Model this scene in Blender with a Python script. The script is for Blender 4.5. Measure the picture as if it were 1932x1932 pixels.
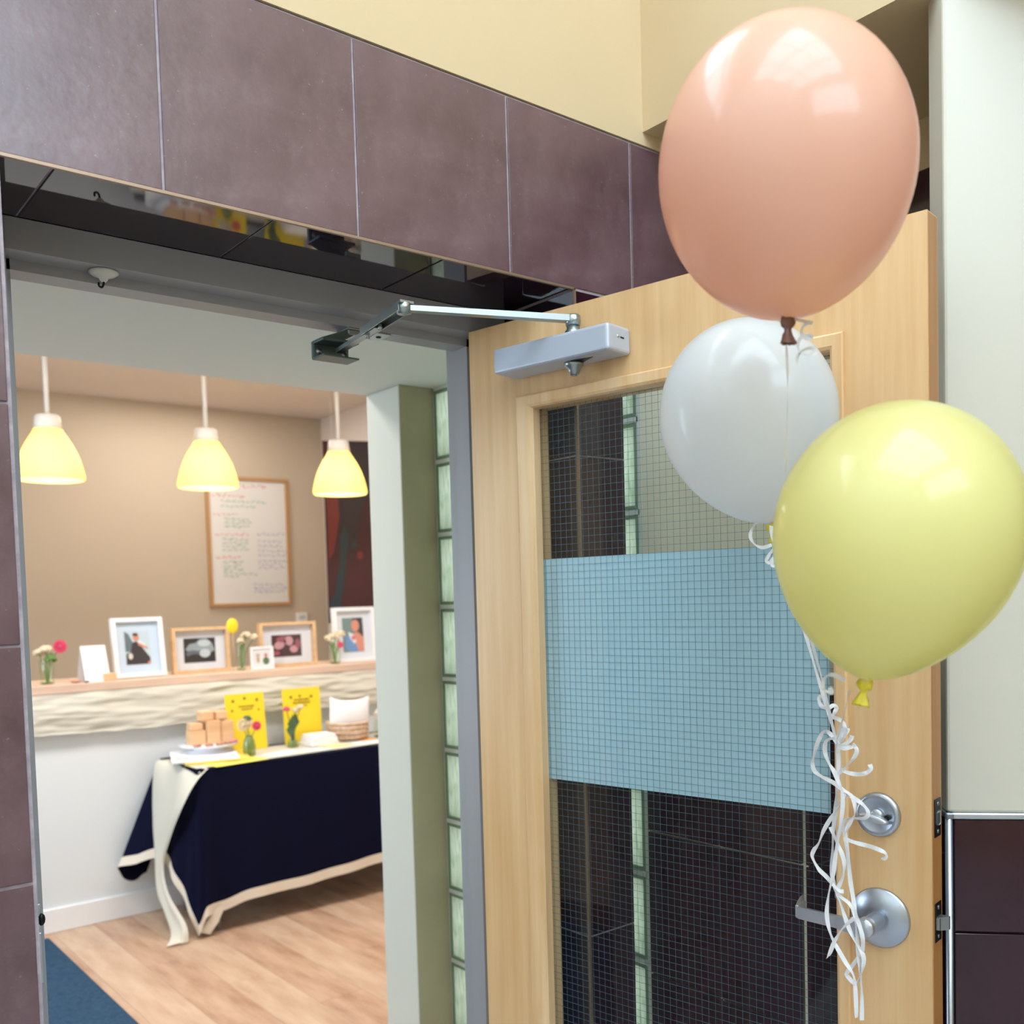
import bpy, bmesh, math, random
from mathutils import Vector, Matrix, Euler, noise
random.seed(7)
PI = math.pi
for o in list(bpy.data.objects): bpy.data.objects.remove(o)
S = bpy.context.scene
C = S.collection

# ------------------------------------------------------------------ camera
F, PX, PY, FRAME = 1869.05, 974.0, 1216.44, 1932.0
yaw, pitch, roll = (math.radians(a) for a in (39.0123, -2.7940, 1.5853))
fw = Vector((math.sin(yaw)*math.cos(pitch), math.cos(yaw)*math.cos(pitch), math.sin(pitch)))
rt = Vector((math.cos(yaw), -math.sin(yaw), 0))
dn = fw.cross(rt)
r2 = rt*math.cos(roll) + dn*math.sin(roll)
d2 = -rt*math.sin(roll) + dn*math.cos(roll)
cd = bpy.data.cameras.new('camera'); cam = bpy.data.objects.new('camera', cd); C.objects.link(cam)
CAMZ = 1.487
m = Matrix.Identity(4)
for i in range(3):
    m[i][0], m[i][1], m[i][2] = r2[i], -d2[i], -fw[i]
m[2][3] = CAMZ
cam.matrix_world = m
cd.sensor_width = 36; cd.lens = F/FRAME*36
cd.shift_x = -(PX-FRAME/2)/FRAME; cd.shift_y = (PY-FRAME/2)/FRAME
cd.clip_start = 0.02
cd.dof.use_dof = True; cd.dof.focus_distance = 1.62; cd.dof.aperture_fstop = (cd.lens/1000)/0.0075
S.camera = cam

# ------------------------------------------------------------------ world, lights, exposure
w = bpy.data.worlds.new('world'); S.world = w; w.use_nodes = True
bg = w.node_tree.nodes['Background']
bg.inputs[0].default_value = (0.68, 0.84, 1.0, 1); bg.inputs[1].default_value = 5.6
S.view_settings.view_transform = 'Standard'; S.view_settings.look = 'None'
S.view_settings.gamma = 1; S.view_settings.use_curve_mapping = False
S.view_settings.exposure = 0.82
def area(name, loc, rot, sx, sy, power, color=(1,1,1), portal=False):
    l = bpy.data.lights.new(name, 'AREA'); l.shape = 'RECTANGLE'; l.size = sx; l.size_y = sy
    l.energy = power; l.color = color
    if portal: l.cycles.is_portal = True
    o = bpy.data.objects.new(name, l); C.objects.link(o); o.location = loc; o.rotation_euler = rot
    return o
# portals fill the window openings built below
area('window_portal', (-0.125, 1.43, 3.9), (-PI/2, 0, 0), 3.15, 1.8, 1, portal=True)
area('window_portal', (0.35, -2.78, 4.05), (PI/2, 0, 0), 3.1, 1.5, 1, portal=True)
area('window_portal', (-0.25, -0.95, 4.98), (0, 0, 0), 3.1, 2.9, 1, portal=True)
area('window_portal', (-1.18, 4.05, 1.6), (0, -PI/2, 0), 1.6, 1.5, 1, portal=True)
# unseen fill lights added under the back room ceiling to brighten it
area('ceiling_fill', (0.6, 3.5, 2.82), (0, 0, 0), 1.2, 0.6, 22, (1.0, 0.96, 0.92))
area('ceiling_fill', (2.3, 3.6, 2.82), (0, 0, 0), 1.2, 0.6, 22, (1.0, 0.96, 0.92))
area('ceiling_fill', (2.4, 6.0, 2.82), (0, 0, 0), 1.2, 0.6, 8, (1.0, 0.95, 0.90))

# ------------------------------------------------------------------ materials
def lin(c):
    c /= 255.0
    return c/12.92 if c <= 0.04045 else ((c+0.055)/1.055)**2.4
def rgb(r, g, b): return (lin(r), lin(g), lin(b), 1)
MC = {}
def mat(name, col, rough=0.5, metal=0.0, var=0.0, scale=(6,6,6), col2=None, bump=0.0, bscale=None,
        coat=0.0, coatr=0.05, trans=0.0, emit=None, es=0.0, spec=0.5, detail=6.0, aniso=0.0, lo=0.35, hi=0.65):
    if name in MC: return MC[name]
    M = bpy.data.materials.new(name); M.use_nodes = True; MC[name] = M
    nt = M.node_tree; b = nt.nodes['Principled BSDF']
    b.inputs['Base Color'].default_value = col
    b.inputs['Roughness'].default_value = rough; b.inputs['Metallic'].default_value = metal
    b.inputs['Specular IOR Level'].default_value = spec
    b.inputs['Coat Weight'].default_value = coat; b.inputs['Coat Roughness'].default_value = coatr
    b.inputs['Transmission Weight'].default_value = trans
    b.inputs['Anisotropic'].default_value = aniso
    if emit: b.inputs['Emission Color'].default_value = emit; b.inputs['Emission Strength'].default_value = es
    tc = mp = None
    if col2 is not None or bump:
        tc = nt.nodes.new('ShaderNodeTexCoord'); mp = nt.nodes.new('ShaderNodeMapping')
        mp.inputs['Scale'].default_value = scale
        nt.links.new(tc.outputs['Object'], mp.inputs['Vector'])
        nz = nt.nodes.new('ShaderNodeTexNoise'); nz.inputs['Scale'].default_value = 1.0
        nz.inputs['Detail'].default_value = detail; nz.inputs['Roughness'].default_value = 0.6
        nt.links.new(mp.outputs[0], nz.inputs['Vector'])
        if col2 is not None:
            cr = nt.nodes.new('ShaderNodeValToRGB')
            cr.color_ramp.elements[0].position = lo; cr.color_ramp.elements[1].position = hi
            cr.color_ramp.elements[0].color = col; cr.color_ramp.elements[1].color = col2
            nt.links.new(nz.outputs['Fac'], cr.inputs['Fac']); nt.links.new(cr.outputs[0], b.inputs['Base Color'])
        if bump:
            bp = nt.nodes.new('ShaderNodeBump'); bp.inputs['Strength'].default_value = bump
            bp.inputs['Distance'].default_value = 0.01
            if bscale:
                mp2 = nt.nodes.new('ShaderNodeMapping'); mp2.inputs['Scale'].default_value = bscale
                nt.links.new(tc.outputs['Object'], mp2.inputs['Vector'])
                nz2 = nt.nodes.new('ShaderNodeTexNoise'); nz2.inputs['Scale'].default_value = 1.0
                nt.links.new(mp2.outputs[0], nz2.inputs['Vector']); nt.links.new(nz2.outputs['Fac'], bp.inputs['Height'])
            else: nt.links.new(nz.outputs['Fac'], bp.inputs['Height'])
            nt.links.new(bp.outputs[0], b.inputs['Normal'])
    return M
def glass_sheet(name, tint, rough=0.0, k=1.0):
    """thin clear sheet: see-through with a Fresnel reflection"""
    if name in MC: return MC[name]
    M = bpy.data.materials.new(name); M.use_nodes = True; MC[name] = M
    nt = M.node_tree; nt.nodes.clear()
    o = nt.nodes.new('ShaderNodeOutputMaterial'); mx = nt.nodes.new('ShaderNodeMixShader')
    tr = nt.nodes.new('ShaderNodeBsdfTransparent'); tr.inputs[0].default_value = tint
    gl = nt.nodes.new('ShaderNodeBsdfGlossy'); gl.inputs['Roughness'].default_value = rough
    lw = nt.nodes.new('ShaderNodeLayerWeight'); lw.inputs['Blend'].default_value = 0.5
    pw_ = nt.nodes.new('ShaderNodeMath'); pw_.operation = 'POWER'; pw_.inputs[1].default_value = 5.0
    mu = nt.nodes.new('ShaderNodeMath'); mu.operation = 'MULTIPLY_ADD'; mu.inputs[1].default_value = 0.93*k; mu.inputs[2].default_value = 0.07*k
    nt.links.new(lw.outputs['Facing'], pw_.inputs[0]); nt.links.new(pw_.outputs[0], mu.inputs[0]); nt.links.new(mu.outputs[0], mx.inputs[0])
    nt.links.new(tr.outputs[0], mx.inputs[1]); nt.links.new(gl.outputs[0], mx.inputs[2])
    nt.links.new(mx.outputs[0], o.inputs[0])
    return M
def thin(name, col, tl=0.4, rough=0.3, coat=0.0, coatr=0.05, spec=0.5):
    """thin translucent skin (latex, cloth, lamp shade): principled mixed with translucency"""
    if name in MC: return MC[name]
    M = mat(name, col, rough, coat=coat, coatr=coatr, spec=spec)
    nt = M.node_tree; b = nt.nodes['Principled BSDF']; o = nt.nodes['Material Output']
    t = nt.nodes.new('ShaderNodeBsdfTranslucent'); t.inputs[0].default_value = col
    mx = nt.nodes.new('ShaderNodeMixShader'); mx.inputs[0].default_value = tl
    nt.links.new(b.outputs[0], mx.inputs[1]); nt.links.new(t.outputs[0], mx.inputs[2]); nt.links.new(mx.outputs[0], o.inputs[0])
    return M

M_tile = mat('purple brown porcelain tile', rgb(82,56,60), 0.30, col2=rgb(114,88,92), scale=(7,7,7), detail=15, spec=0.8, bump=0.05, bscale=(60,60,60), lo=0.3, hi=0.75)
def add_specks(M, col, scale=170, lo=0.66, hi=0.74, amt=0.5):
    nt = M.node_tree; b = nt.nodes['Principled BSDF']; src = b.inputs['Base Color'].links[0].from_socket
    tc = nt.nodes.new('ShaderNodeTexCoord'); nz = nt.nodes.new('ShaderNodeTexNoise'); nz.inputs['Scale'].default_value = scale; nz.inputs['Detail'].default_value = 4
    big = nt.nodes.new('ShaderNodeTexNoise'); big.inputs['Scale'].default_value = 16; big.inputs['Detail'].default_value = 8; big.inputs['Roughness'].default_value = 0.75
    cr = nt.nodes.new('ShaderNodeValToRGB'); cr.color_ramp.elements[0].position = lo; cr.color_ramp.elements[1].position = hi
    cb = nt.nodes.new('ShaderNodeValToRGB'); cb.color_ramp.elements[0].position = 0.52; cb.color_ramp.elements[1].position = 0.72
    ad = nt.nodes.new('ShaderNodeMath'); ad.operation = 'MULTIPLY_ADD'; ad.inputs[1].default_value = 0.35; ml = nt.nodes.new('ShaderNodeMath'); ml.operation = 'MULTIPLY'; ml.inputs[1].default_value = amt
    mx = nt.nodes.new('ShaderNodeMixRGB'); mx.inputs[2].default_value = col
    nt.links.new(tc.outputs['Object'], nz.inputs['Vector']); nt.links.new(tc.outputs['Object'], big.inputs['Vector'])
    nt.links.new(nz.outputs['Fac'], cr.inputs[0]); nt.links.new(big.outputs['Fac'], cb.inputs[0])
    nt.links.new(cb.outputs[0], ad.inputs[0]); nt.links.new(cr.outputs[0], ad.inputs[2]); nt.links.new(ad.outputs[0], ml.inputs[0]); nt.links.new(ml.outputs[0], mx.inputs[0])
    nt.links.new(src, mx.inputs[1]); nt.links.new(mx.outputs[0], b.inputs['Base Color'])
add_specks(M_tile, rgb(154,136,138))
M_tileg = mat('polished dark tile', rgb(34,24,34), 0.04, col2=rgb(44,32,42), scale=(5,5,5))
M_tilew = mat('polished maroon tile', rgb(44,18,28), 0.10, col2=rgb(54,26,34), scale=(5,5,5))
M_grout = mat('pale grey grout', rgb(178,165,170), 0.9, col2=rgb(150,138,144), scale=(40,40,40))
M_groutd = mat('dark grout', rgb(52,36,44), 0.9)
M_brass = mat('brushed tile edge trim', rgb(160,138,120), 0.42, metal=0.7)
M_cream = mat('cream wall paint', rgb(208,184,146), 0.75, col2=rgb(204,180,141), scale=(2,2,2), bump=0.02, bscale=(120,120,120))
M_creamg = mat('off-white satin paint', rgb(206,200,184), 0.35, bump=0.02, bscale=(30,30,30))
M_white = mat('white ceiling paint', rgb(222,222,214), 0.8)
M_olive = mat('olive beige shaded paint', rgb(178,168,138), 0.8, col2=rgb(168,158,128), scale=(3,3,3))
M_pillar = mat('pale grey-green wall paint', rgb(214,216,204), 0.7)
M_beige = mat('taupe wall paint', rgb(196,180,158), 0.8)
M_pinkc = mat('warm ceiling paint', rgb(230,218,208), 0.85)
M_frame = mat('grey enamelled steel', rgb(152,152,154), 0.38, bump=0.015, bscale=(50,50,50))
M_maple = mat('clear finished maple', rgb(208,164,112), 0.34, col2=rgb(226,190,142), scale=(34,34,1.6), detail=8, lo=0.3, hi=0.7)
M_maplem = mat('maple moulding', rgb(214,172,122), 0.32, col2=rgb(228,194,150), scale=(40,40,2), detail=8)
M_mapled = mat('oiled maple edge', rgb(168,112,56), 0.4, col2=rgb(186,130,72), scale=(40,40,2))
M_steel = mat('satin stainless steel', rgb(186,194,206), 0.34, metal=1.0)
M_steelb = mat('brushed chrome', rgb(198,204,212), 0.36, metal=0.9)
M_zinc = mat('zinc plated steel', rgb(160,168,168), 0.3, metal=0.9)
M_dark = mat('blackened steel', rgb(34,40,42), 0.35, metal=0.7)
M_black = mat('black void', rgb(8,8,8), 0.6)
M_closer = mat('silver enamel', rgb(186,194,206), 0.34, metal=0.25)
M_glass = glass_sheet('clear wired glass', (0.93,0.97,0.95,1), 0.0, 1.0)
M_pane = glass_sheet('window glass', (0.97,0.98,0.98,1))
M_film = thin('frosted blue film', rgb(208,236,250), 0.32, 0.45)
M_wire = mat('wire', rgb(78,112,126), 0.4, metal=0.3)
M_rib = thin('white curling ribbon', rgb(250,250,252), 0.25, 0.22)
M_navy = mat('navy cotton', rgb(12,14,38), 0.95, spec=0.1, bump=0.1, bscale=(300,300,300))
M_ecru = mat('ecru linen', rgb(222,212,196), 0.95, spec=0.1, bump=0.15, bscale=(260,260,260))
M_gauze = thin('cream gauze', rgb(232,228,214), 0.25, 0.95, spec=0.1)
M_ledge = mat('pale wood ledge', rgb(226,198,176), 0.5, col2=rgb(206,178,158), scale=(2,22,22))
M_counter = mat('white counter paint', rgb(226,230,232), 0.55)
M_base = mat('white gloss paint', rgb(236,238,240), 0.3)
M_oak = mat('oak floor plank', rgb(200,168,142), 0.42, col2=rgb(168,130,104), scale=(14,2.6,14), detail=8)
M_oak2 = mat('light oak floor plank', rgb(206,178,152), 0.42, col2=rgb(182,148,122), scale=(14,2.6,14), detail=8)
M_mat = mat('navy carpet', rgb(42,66,88), 0.98, col2=rgb(54,80,104), scale=(60,60,60), spec=0.1, bump=0.3)
M_carpet = mat('grey corridor floor', rgb(190,188,188), 0.8, col2=rgb(172,170,172), scale=(40,40,40))
M_yel = mat('yellow paper', rgb(240,212,40), 0.7)
M_ink = mat('brown ink', rgb(120,96,20), 0.8)
M_wfr = mat('white painted wood', rgb(238,238,240), 0.4)
M_nfr = mat('natural pine', rgb(226,190,146), 0.5, col2=rgb(210,172,128), scale=(30,3,30))
M_mount = mat('white mount board', rgb(226,230,240), 0.8)
M_mountb = mat('pale blue mount board', rgb(206,222,238), 0.8)
M_stem = mat('green stem', rgb(96,132,64), 0.6)
M_stemd = mat('dark green leaf', rgb(70,96,62), 0.6)
M_petal = thin('cream petal', rgb(240,228,200), 0.3, 0.7)
M_pink = thin('pink petal', rgb(236,96,132), 0.3, 0.7)
M_vase = glass_sheet('vase glass', (0.90,0.95,0.86,1), 0.0)
M_water = mat('green water', rgb(170,190,120), 0.1, trans=0.7)
M_paper = mat('white paper', rgb(240,240,244), 0.75)
M_block = mat('pine block', rgb(230,192,150), 0.6, col2=rgb(216,172,128), scale=(8,8,30))
M_wick = mat('pale woven straw', rgb(226,200,176), 0.8, col2=rgb(196,164,136), scale=(50,50,50), bump=0.4)
M_rubber = mat('white rubber', rgb(214,212,204), 0.4)
M_socket = mat('white porcelain', rgb(236,230,222), 0.4)

# ------------------------------------------------------------------ mesh helpers
def me_from(name, verts, faces, mats, fm=None, smooth=False, shade_angle=None):
    me = bpy.data.meshes.new(name); me.from_pydata([tuple(v) for v in verts], [], faces)
    for q in (mats if isinstance(mats, (list, tuple)) else [mats]): me.materials.append(q)
    if fm:
        for i, p in enumerate(me.polygons): p.material_index = fm[i]
    if smooth:
        for p in me.polygons: p.use_smooth = True
    me.update(); return me
def link(name, me, parent=None, loc=None):
    o = bpy.data.objects.new(name, me); C.objects.link(o)
    if parent: o.parent = parent
    if loc is not None: o.location = loc
    return o
class B:
    """collects shapes for ONE mesh"""
    def __init__(s): s.v = []; s.f = []; s.sm = []
    def add(s, v, f, smooth=False):
        k = len(s.v); s.v += [Vector(q) for q in v]; s.f += [tuple(i+k for i in q) for q in f]; s.sm += [smooth]*len(f); return s
    def box(s, x0, x1, y0, y1, z0, z1, bev=0.0, seg=1, mtx=None):
        bm = bmesh.new(); bmesh.ops.create_cube(bm, size=1)
        for q in bm.verts:
            q.co = Vector(((x0+x1)/2+q.co.x*(x1-x0), (y0+y1)/2+q.co.y*(y1-y0), (z0+z1)/2+q.co.z*(z1-z0)))
        if bev: bmesh.ops.bevel(bm, geom=bm.edges[:], offset=bev, segments=seg, profile=0.5, affect='EDGES')
        if mtx is not None: bmesh.ops.transform(bm, matrix=mtx, verts=bm.verts[:])
        bm.verts.index_update()
        s.add([q.co.copy() for q in bm.verts], [[q.index for q in f.verts] for f in bm.faces], False); bm.free(); return s
    def lathe(s, prof, n=32, mtx=None, smooth=True, cap=True):
        v = []; f = []
        for r, z in prof:
            for i in range(n): a = 2*PI*i/n; v.append(Vector((r*math.cos(a), r*math.sin(a), z)))
        for j in range(len(prof)-1):
            for i in range(n):
                a, b2 = j*n+i, j*n+(i+1) % n; f.append((a, b2, b2+n, a+n))
        if cap:
            if prof[0][0] > 1e-5: f.append(tuple(range(n))[::-1])
            if prof[-1][0] > 1e-5: f.append(tuple(range((len(prof)-1)*n, len(prof)*n)))
        if mtx is not None: v = [mtx @ q for q in v]
        return s.add(v, f, smooth)
    def tube(s, pts, r, n=8, cap=True, smooth=True, sx=1.0):
        pts = [Vector(p) for p in pts]; v = []; f = []; N = len(pts)
        up = None
        for i, p in enumerate(pts):
            t = (pts[min(i+1, N-1)]-pts[max(i-1, 0)]).normalized()
            if up is None: up = Vector((0,0,1)) if abs(t.z) < .9 else Vector((1,0,0))
            a = t.cross(up).normalized(); b2 = a.cross(t).normalized(); up = b2
            rr = r[i] if isinstance(r, (list, tuple)) else r
            for k in range(n):
                an = 2*PI*k/n; v.append(p+a*math.cos(an)*rr*sx+b2*math.sin(an)*rr)
        for j in range(N-1):
            for k in range(n):
                a, b2 = j*n+k, j*n+(k+1) % n; f.append((a, b2, b2+n, a+n))
        if cap: f.append(tuple(range(n))[::-1]); f.append(tuple(range((N-1)*n, N*n)))
        return s.add(v, f, smooth)
    def prism(s, outline, y0, y1):
        """outline in (x,z), extruded along y"""
        n = len(outline); v = [Vector((x, y0, z)) for x, z in outline]+[Vector((x, y1, z)) for x, z in outline]
        f = [tuple(range(n)), tuple(range(n, 2*n))[::-1]]+[(i, i+n, (i+1) % n+n, (i+1) % n) for i in range(n)]
        return s.add(v, f)
    def prismz(s, outline, z0, z1):
        n = len(outline); v = [Vector((x, y, z0)) for x, y in outline]+[Vector((x, y, z1)) for x, y in outline]
        f = [tuple(range(n))[::-1], tuple(range(n, 2*n))]+[(i, (i+1) % n, (i+1) % n+n, i+n) for i in range(n)]
        return s.add(v, f)
    def blob(s, c, rx, ry, rz, n=10, m=6, jit=0.0):
        v = []; f = []; c = Vector(c)
        for j in range(m+1):
            ph = PI*j/m
            for i in range(n):
                a = 2*PI*i/n; k = 1+random.uniform(-jit, jit)
                v.append(c+Vector((rx*math.sin(ph)*math.cos(a)*k, ry*math.sin(ph)*math.sin(a)*k, rz*math.cos(ph)*k)))
        for j in range(m):
            for i in range(n):
                a, b2 = j*n+i, j*n+(i+1) % n; f.append((a, a+n, b2+n, b2))
        return s.add(v, f, True)
    def build(s, name, m, parent=None, loc=None):
        me = me_from(name, s.v, s.f, m)
        for p, q in zip(me.polygons, s.sm): p.use_smooth = q
        bm = bmesh.new(); bm.from_mesh(me); bmesh.ops.recalc_face_normals(bm, faces=bm.faces[:]); bm.to_mesh(me); bm.free()
        return link(name, me, parent, loc)
def tag(o, label=None, cat=None, group=None, kind=None):
    if label: o['label'] = label
    if cat: o['category'] = cat
    if group: o['group'] = group
    if kind: o['kind'] = kind
    return o
def thing(name, label, cat, loc=(0,0,0), rotz=0.0, group=None, kind=None):
    o = bpy.data.objects.new(name, None); C.objects.link(o); o.empty_display_size = 0.05
    o.location = loc; o.rotation_euler = (0, 0, rotz)
    return tag(o, label, cat, group, kind)
def struct(name, b, m, label, parent=None):
    return tag(b.build(name, m, parent), label, 'wall' if name.startswith('wall') else name.split('_')[0], None, 'structure')
def smooth_path(pts, k=6):
    pts = [Vector(p) for p in pts]; out = []
    for i in range(len(pts)-1):
        p0 = pts[max(i-1, 0)]; p1 = pts[i]; p2 = pts[i+1]; p3 = pts[min(i+2, len(pts)-1)]
        for j in range(k):
            t = j/k
            out.append(0.5*((2*p1)+(-p0+p2)*t+(2*p0-5*p1+4*p2-p3)*t*t+(-p0+3*p1-3*p2+p3)*t**3))
    out.append(pts[-1]); return out

# ================================================================== SETTING
HX = (-3.0, 1.96)        # corridor extent along the tiled wall
YF, YB = 1.44, 1.80      # tiled face, back of the door wall
ZS, ZT = 2.082, 2.405    # soffit, top of tile band
ZC = 5.0
# floors
struct('floor', B().box(-2.05, 2.6, -3.0, YB, -0.1, 0.0), M_carpet, 'grey corridor floor in front of the tiled doorway')
sub = tag(B().box(-1.4, 3.8, YB, 6.85, -0.1, -0.004).build('floor', mat('floor substrate', rgb(90,70,56), 0.9)), 'oak plank floor of the back room', 'floor', None, 'structure')
pm = {}
x = -0.3; row = 0
while x < 3.5:
    y = 1.80 - (row*0.41) % 1.2
    while y < 6.6:
        y0 = max(y, 1.80); y1 = min(y+1.2, 6.64)
        if y1-y0 > 0.02:
            key = (round(y1-y0, 3), (row*3+int(y*5)) % 2)
            if key not in pm:
                bb = B().box(0, 0.1792, 0, key[0]-0.001, -0.004, 0.0, 0.0006)
                pm[key] = me_from('plank', bb.v, bb.f, M_oak if key[1] else M_oak2)
            link('plank', pm[key], sub, (x, y0, 0))
        y += 1.2
    x += 0.18; row += 1
tag(B().box(-0.9, 1.105, 1.90, 4.77, 0.0, 0.008, 0.003).build('floor_mat', M_mat), 'navy blue entrance mat on the oak floor, cut off at the left', 'mat')

# --- tiled door wall
wf = thing('wall_front', 'dark purple tiled wall around the doorway with cream wall above', 'wall', kind='structure')
b = B()
b.box(-2.05, 0.3225, YF+0.003, YB, 0, ZS)                 # left of the doorway
b.box(-2.05, 1.667, YF+0.003, YB, ZS+0.003, ZT).box(1.667, 1.96, YF+0.003, 1.50, ZS+0.003, ZT)           # header
b.box(1.337, 1.466, YF+0.003, 1.66, 0, ZS+0.003)        # pier right of the doorway
b.build('grout_bed', M_grout, wf)
B().box(-2.05, 1.667, YF-0.001, YB, ZT+0.002, 3.0).box(1.667, 1.96, YF-0.001, 1.50, ZT+0.002, ZC).box(-2.05, 1.667, YF-0.001, YB, 4.8, ZC).box(-2.05, -1.7, YF-0.001, YB, 3.0, 4.8).box(1.45, 1.667, YF-0.001, YB, 3.0, 4.8).build('upper_wall', M_cream, wf)
TW = 0.3205
def tilemesh(wd, ht, m, name='tile', th=0.010):
    bb = B().box(0.0018, wd-0.0018, 0, th, 0.0018, ht-0.0018, 0.0009)
    return me_from(name, bb.v, bb.f, m)
tf = tilemesh(TW-0.001, 0.3205, M_tile)
x = 0.538-TW*8
while x < 1.9:                                          # the band above the door and the wall beside it
    if x+TW < 1.96: link('tile', tf, wf, (x, YF, ZS+0.001))
    x += TW
link('tile', tilemesh(1.96-1.8205, 0.3205, M_tile), wf, (1.8205, YF, ZS+0.001))
for k in range(7):
    z0 = ZS-0.0015-(k+1)*0.3205
    z0c = max(z0, 0.0); hh = min(0.3205, z0+0.3205-z0c)
    x = 0.32-TW
    while x > -1.95:
        link('tile', tf if hh > 0.32 else tilemesh(TW, hh, M_tile), wf, (x, YF, z0c)); x -= TW
    link('tile', tilemesh(1.466-1.338, hh, M_tilew), wf, (1.338, YF, z0c))
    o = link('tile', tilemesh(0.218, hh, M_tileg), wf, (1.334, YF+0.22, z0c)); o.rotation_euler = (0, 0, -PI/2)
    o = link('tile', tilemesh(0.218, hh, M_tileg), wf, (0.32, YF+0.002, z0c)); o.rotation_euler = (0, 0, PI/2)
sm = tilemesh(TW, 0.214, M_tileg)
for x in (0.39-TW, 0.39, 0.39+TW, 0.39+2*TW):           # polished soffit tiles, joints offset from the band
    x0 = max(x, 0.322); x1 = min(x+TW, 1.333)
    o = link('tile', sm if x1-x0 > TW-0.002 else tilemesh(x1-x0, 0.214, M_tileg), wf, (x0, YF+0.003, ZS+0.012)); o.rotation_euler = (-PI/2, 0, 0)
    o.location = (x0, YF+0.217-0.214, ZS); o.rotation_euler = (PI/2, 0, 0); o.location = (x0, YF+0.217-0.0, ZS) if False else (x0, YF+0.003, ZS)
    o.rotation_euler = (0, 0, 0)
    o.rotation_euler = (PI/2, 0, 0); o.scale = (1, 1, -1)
B().box(0.318, 1.337, YF-0.0025, YF+0.003, ZS-0.0025, ZS+0.002).box(1.3335, 1.3385, YF-0.0025, YF+0.003, 0, ZS).build('edge_trim', M_brass, wf)
# inner faces of the door wall (white) and header bulkhead over the lobby
struct('wall_inner', B().box(-1.4, 0.32, YB, YB+0.012, 0, 2.07).box(1.342, 1.587, 1.60, 1.655, 0, 2.07), M_pillar, 'pale wall on the room side of the doorway')
struct('ceiling', B().box(-1.4, 1.66, YB, 2.474, 2.07, 2.84).box(0.32, 1.66, 1.66, YB, 2.09, 2.12).box(1.342, 1.66, 1.45, 1.81, 2.07, 2.09), M_white, 'white dropped ceiling just inside the doorway')
pl = tag(B().box(1.478, 1.70, 2.30, 2.474, 0, 2.07, 0.004).build('wall_pillar', [M_pillar]), 'pale pillar with an olive shaded front beside the glass blocks', 'wall', None, 'structure')
B().box(1.4782, 1.70, 2.2985, 2.2998, 0, 2.07).build('shaded_face', M_olive, pl)  # pillar front in a darker olive, its shade put into the colour
struct('wall_near', B().box(1.66, 3.75, 2.36, 2.474, 0, 2.84), M_beige, 'wall of the back room behind the pillar')
# --- glass block panel between pillar and corridor
gbw = thing('window_1', 'panel of green glass blocks in white mortar between pillar and door frame', 'window', (1.59, 1.52, 0), kind='structure')
M_gb = thin('pressed pale green glass', rgb(214,226,206), 0.5, 0.08, coat=0.8)
nt = M_gb.node_tree; tc = nt.nodes.new('ShaderNodeTexCoord'); mp = nt.nodes.new('ShaderNodeMapping'); mp.inputs['Scale'].default_value = (14, 26, 9)
nz = nt.nodes.new('ShaderNodeTexNoise'); nz.inputs['Scale'].default_value = 1.0; nz.inputs['Distortion'].default_value = 1.5; cr = nt.nodes.new('ShaderNodeValToRGB')
cr.color_ramp.elements[0].position = 0.35; cr.color_ramp.elements[1].position = 0.6; cr.color_ramp.elements[0].color = rgb(196,208,184); cr.color_ramp.elements[1].color = rgb(244,244,232)
nt.links.new(tc.outputs['Object'], mp.inputs[0]); nt.links.new(mp.outputs[0], nz.inputs[0]); nt.links.new(nz.outputs['Fac'], cr.inputs[0])
for nd in nt.nodes:
    if nd.bl_idname == 'ShaderNodeBsdfPrincipled': nt.links.new(cr.outputs[0], nd.inputs['Base Color'])
    if nd.bl_idname == 'ShaderNodeBsdfTranslucent': nt.links.new(cr.outputs[0], nd.inputs[0])
bp = nt.nodes.new('ShaderNodeBump'); bp.inputs['Strength'].default_value = 0.6; bp.inputs['Distance'].default_value = 0.01
nt.links.new(nz.outputs['Fac'], bp.inputs['Height']); nt.links.new(bp.outputs[0], nt.nodes['Principled BSDF'].inputs['Normal'])
M_gbr = thin('green glass rim', rgb(172,196,166), 0.5, 0.15, coat=0.6)
M_mort = thin('white mortar', rgb(244,245,238), 0.3, 0.85)
def gb_mesh(wd, ht, th=0.076):
    bb = B()
    # pillowed faces on a block with a recessed rim
    bb.box(0.002, th-0.002, 0, wd, 0, ht, 0.006, 2)
    return me_from('glass_block', bb.v, bb.f, M_gb)
def gb_rim(wd, ht, th=0.076):
    bb = B(); t = 0.008
    bb.box(-0.001, th+0.001, -0.0005, t, 0, ht); bb.box(-0.001, th+0.001, wd-t, wd+0.0005, 0, ht)
    bb.box(-0.001, th+0.001, t, wd-t, 0, t); bb.box(-0.001, th+0.001, t, wd-t, ht-t, ht)
    return me_from('rim', bb.v, bb.f, M_gbr)
g1, g2 = gb_mesh(0.185, 0.188), gb_rim(0.185, 0.188)
mb = B()
zj = [2.07-0.2*k for k in range(11)]
for k in range(10):
    z0 = 1.873-0.2015*k
    if z0 < -0.12: break
    for j in range(4):
        yy = 0.004+j*0.1955
        o = link('glass_block', g1, gbw, (0, yy, z0)); link('rim', g2, o)
    mb.box(-0.0015, 0.0775, 0, 0.785, z0-0.0125, z0-0.001)
for j in range(5): mb.box(-0.0015, 0.0775, -0.006+j*0.1955, 0.0035+j*0.1955, 0, 2.07)
mb.box(-0.0015, 0.0775, 0, 0.785, 2.062, 2.08)
mb.build('mortar', M_mort, gbw)
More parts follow.
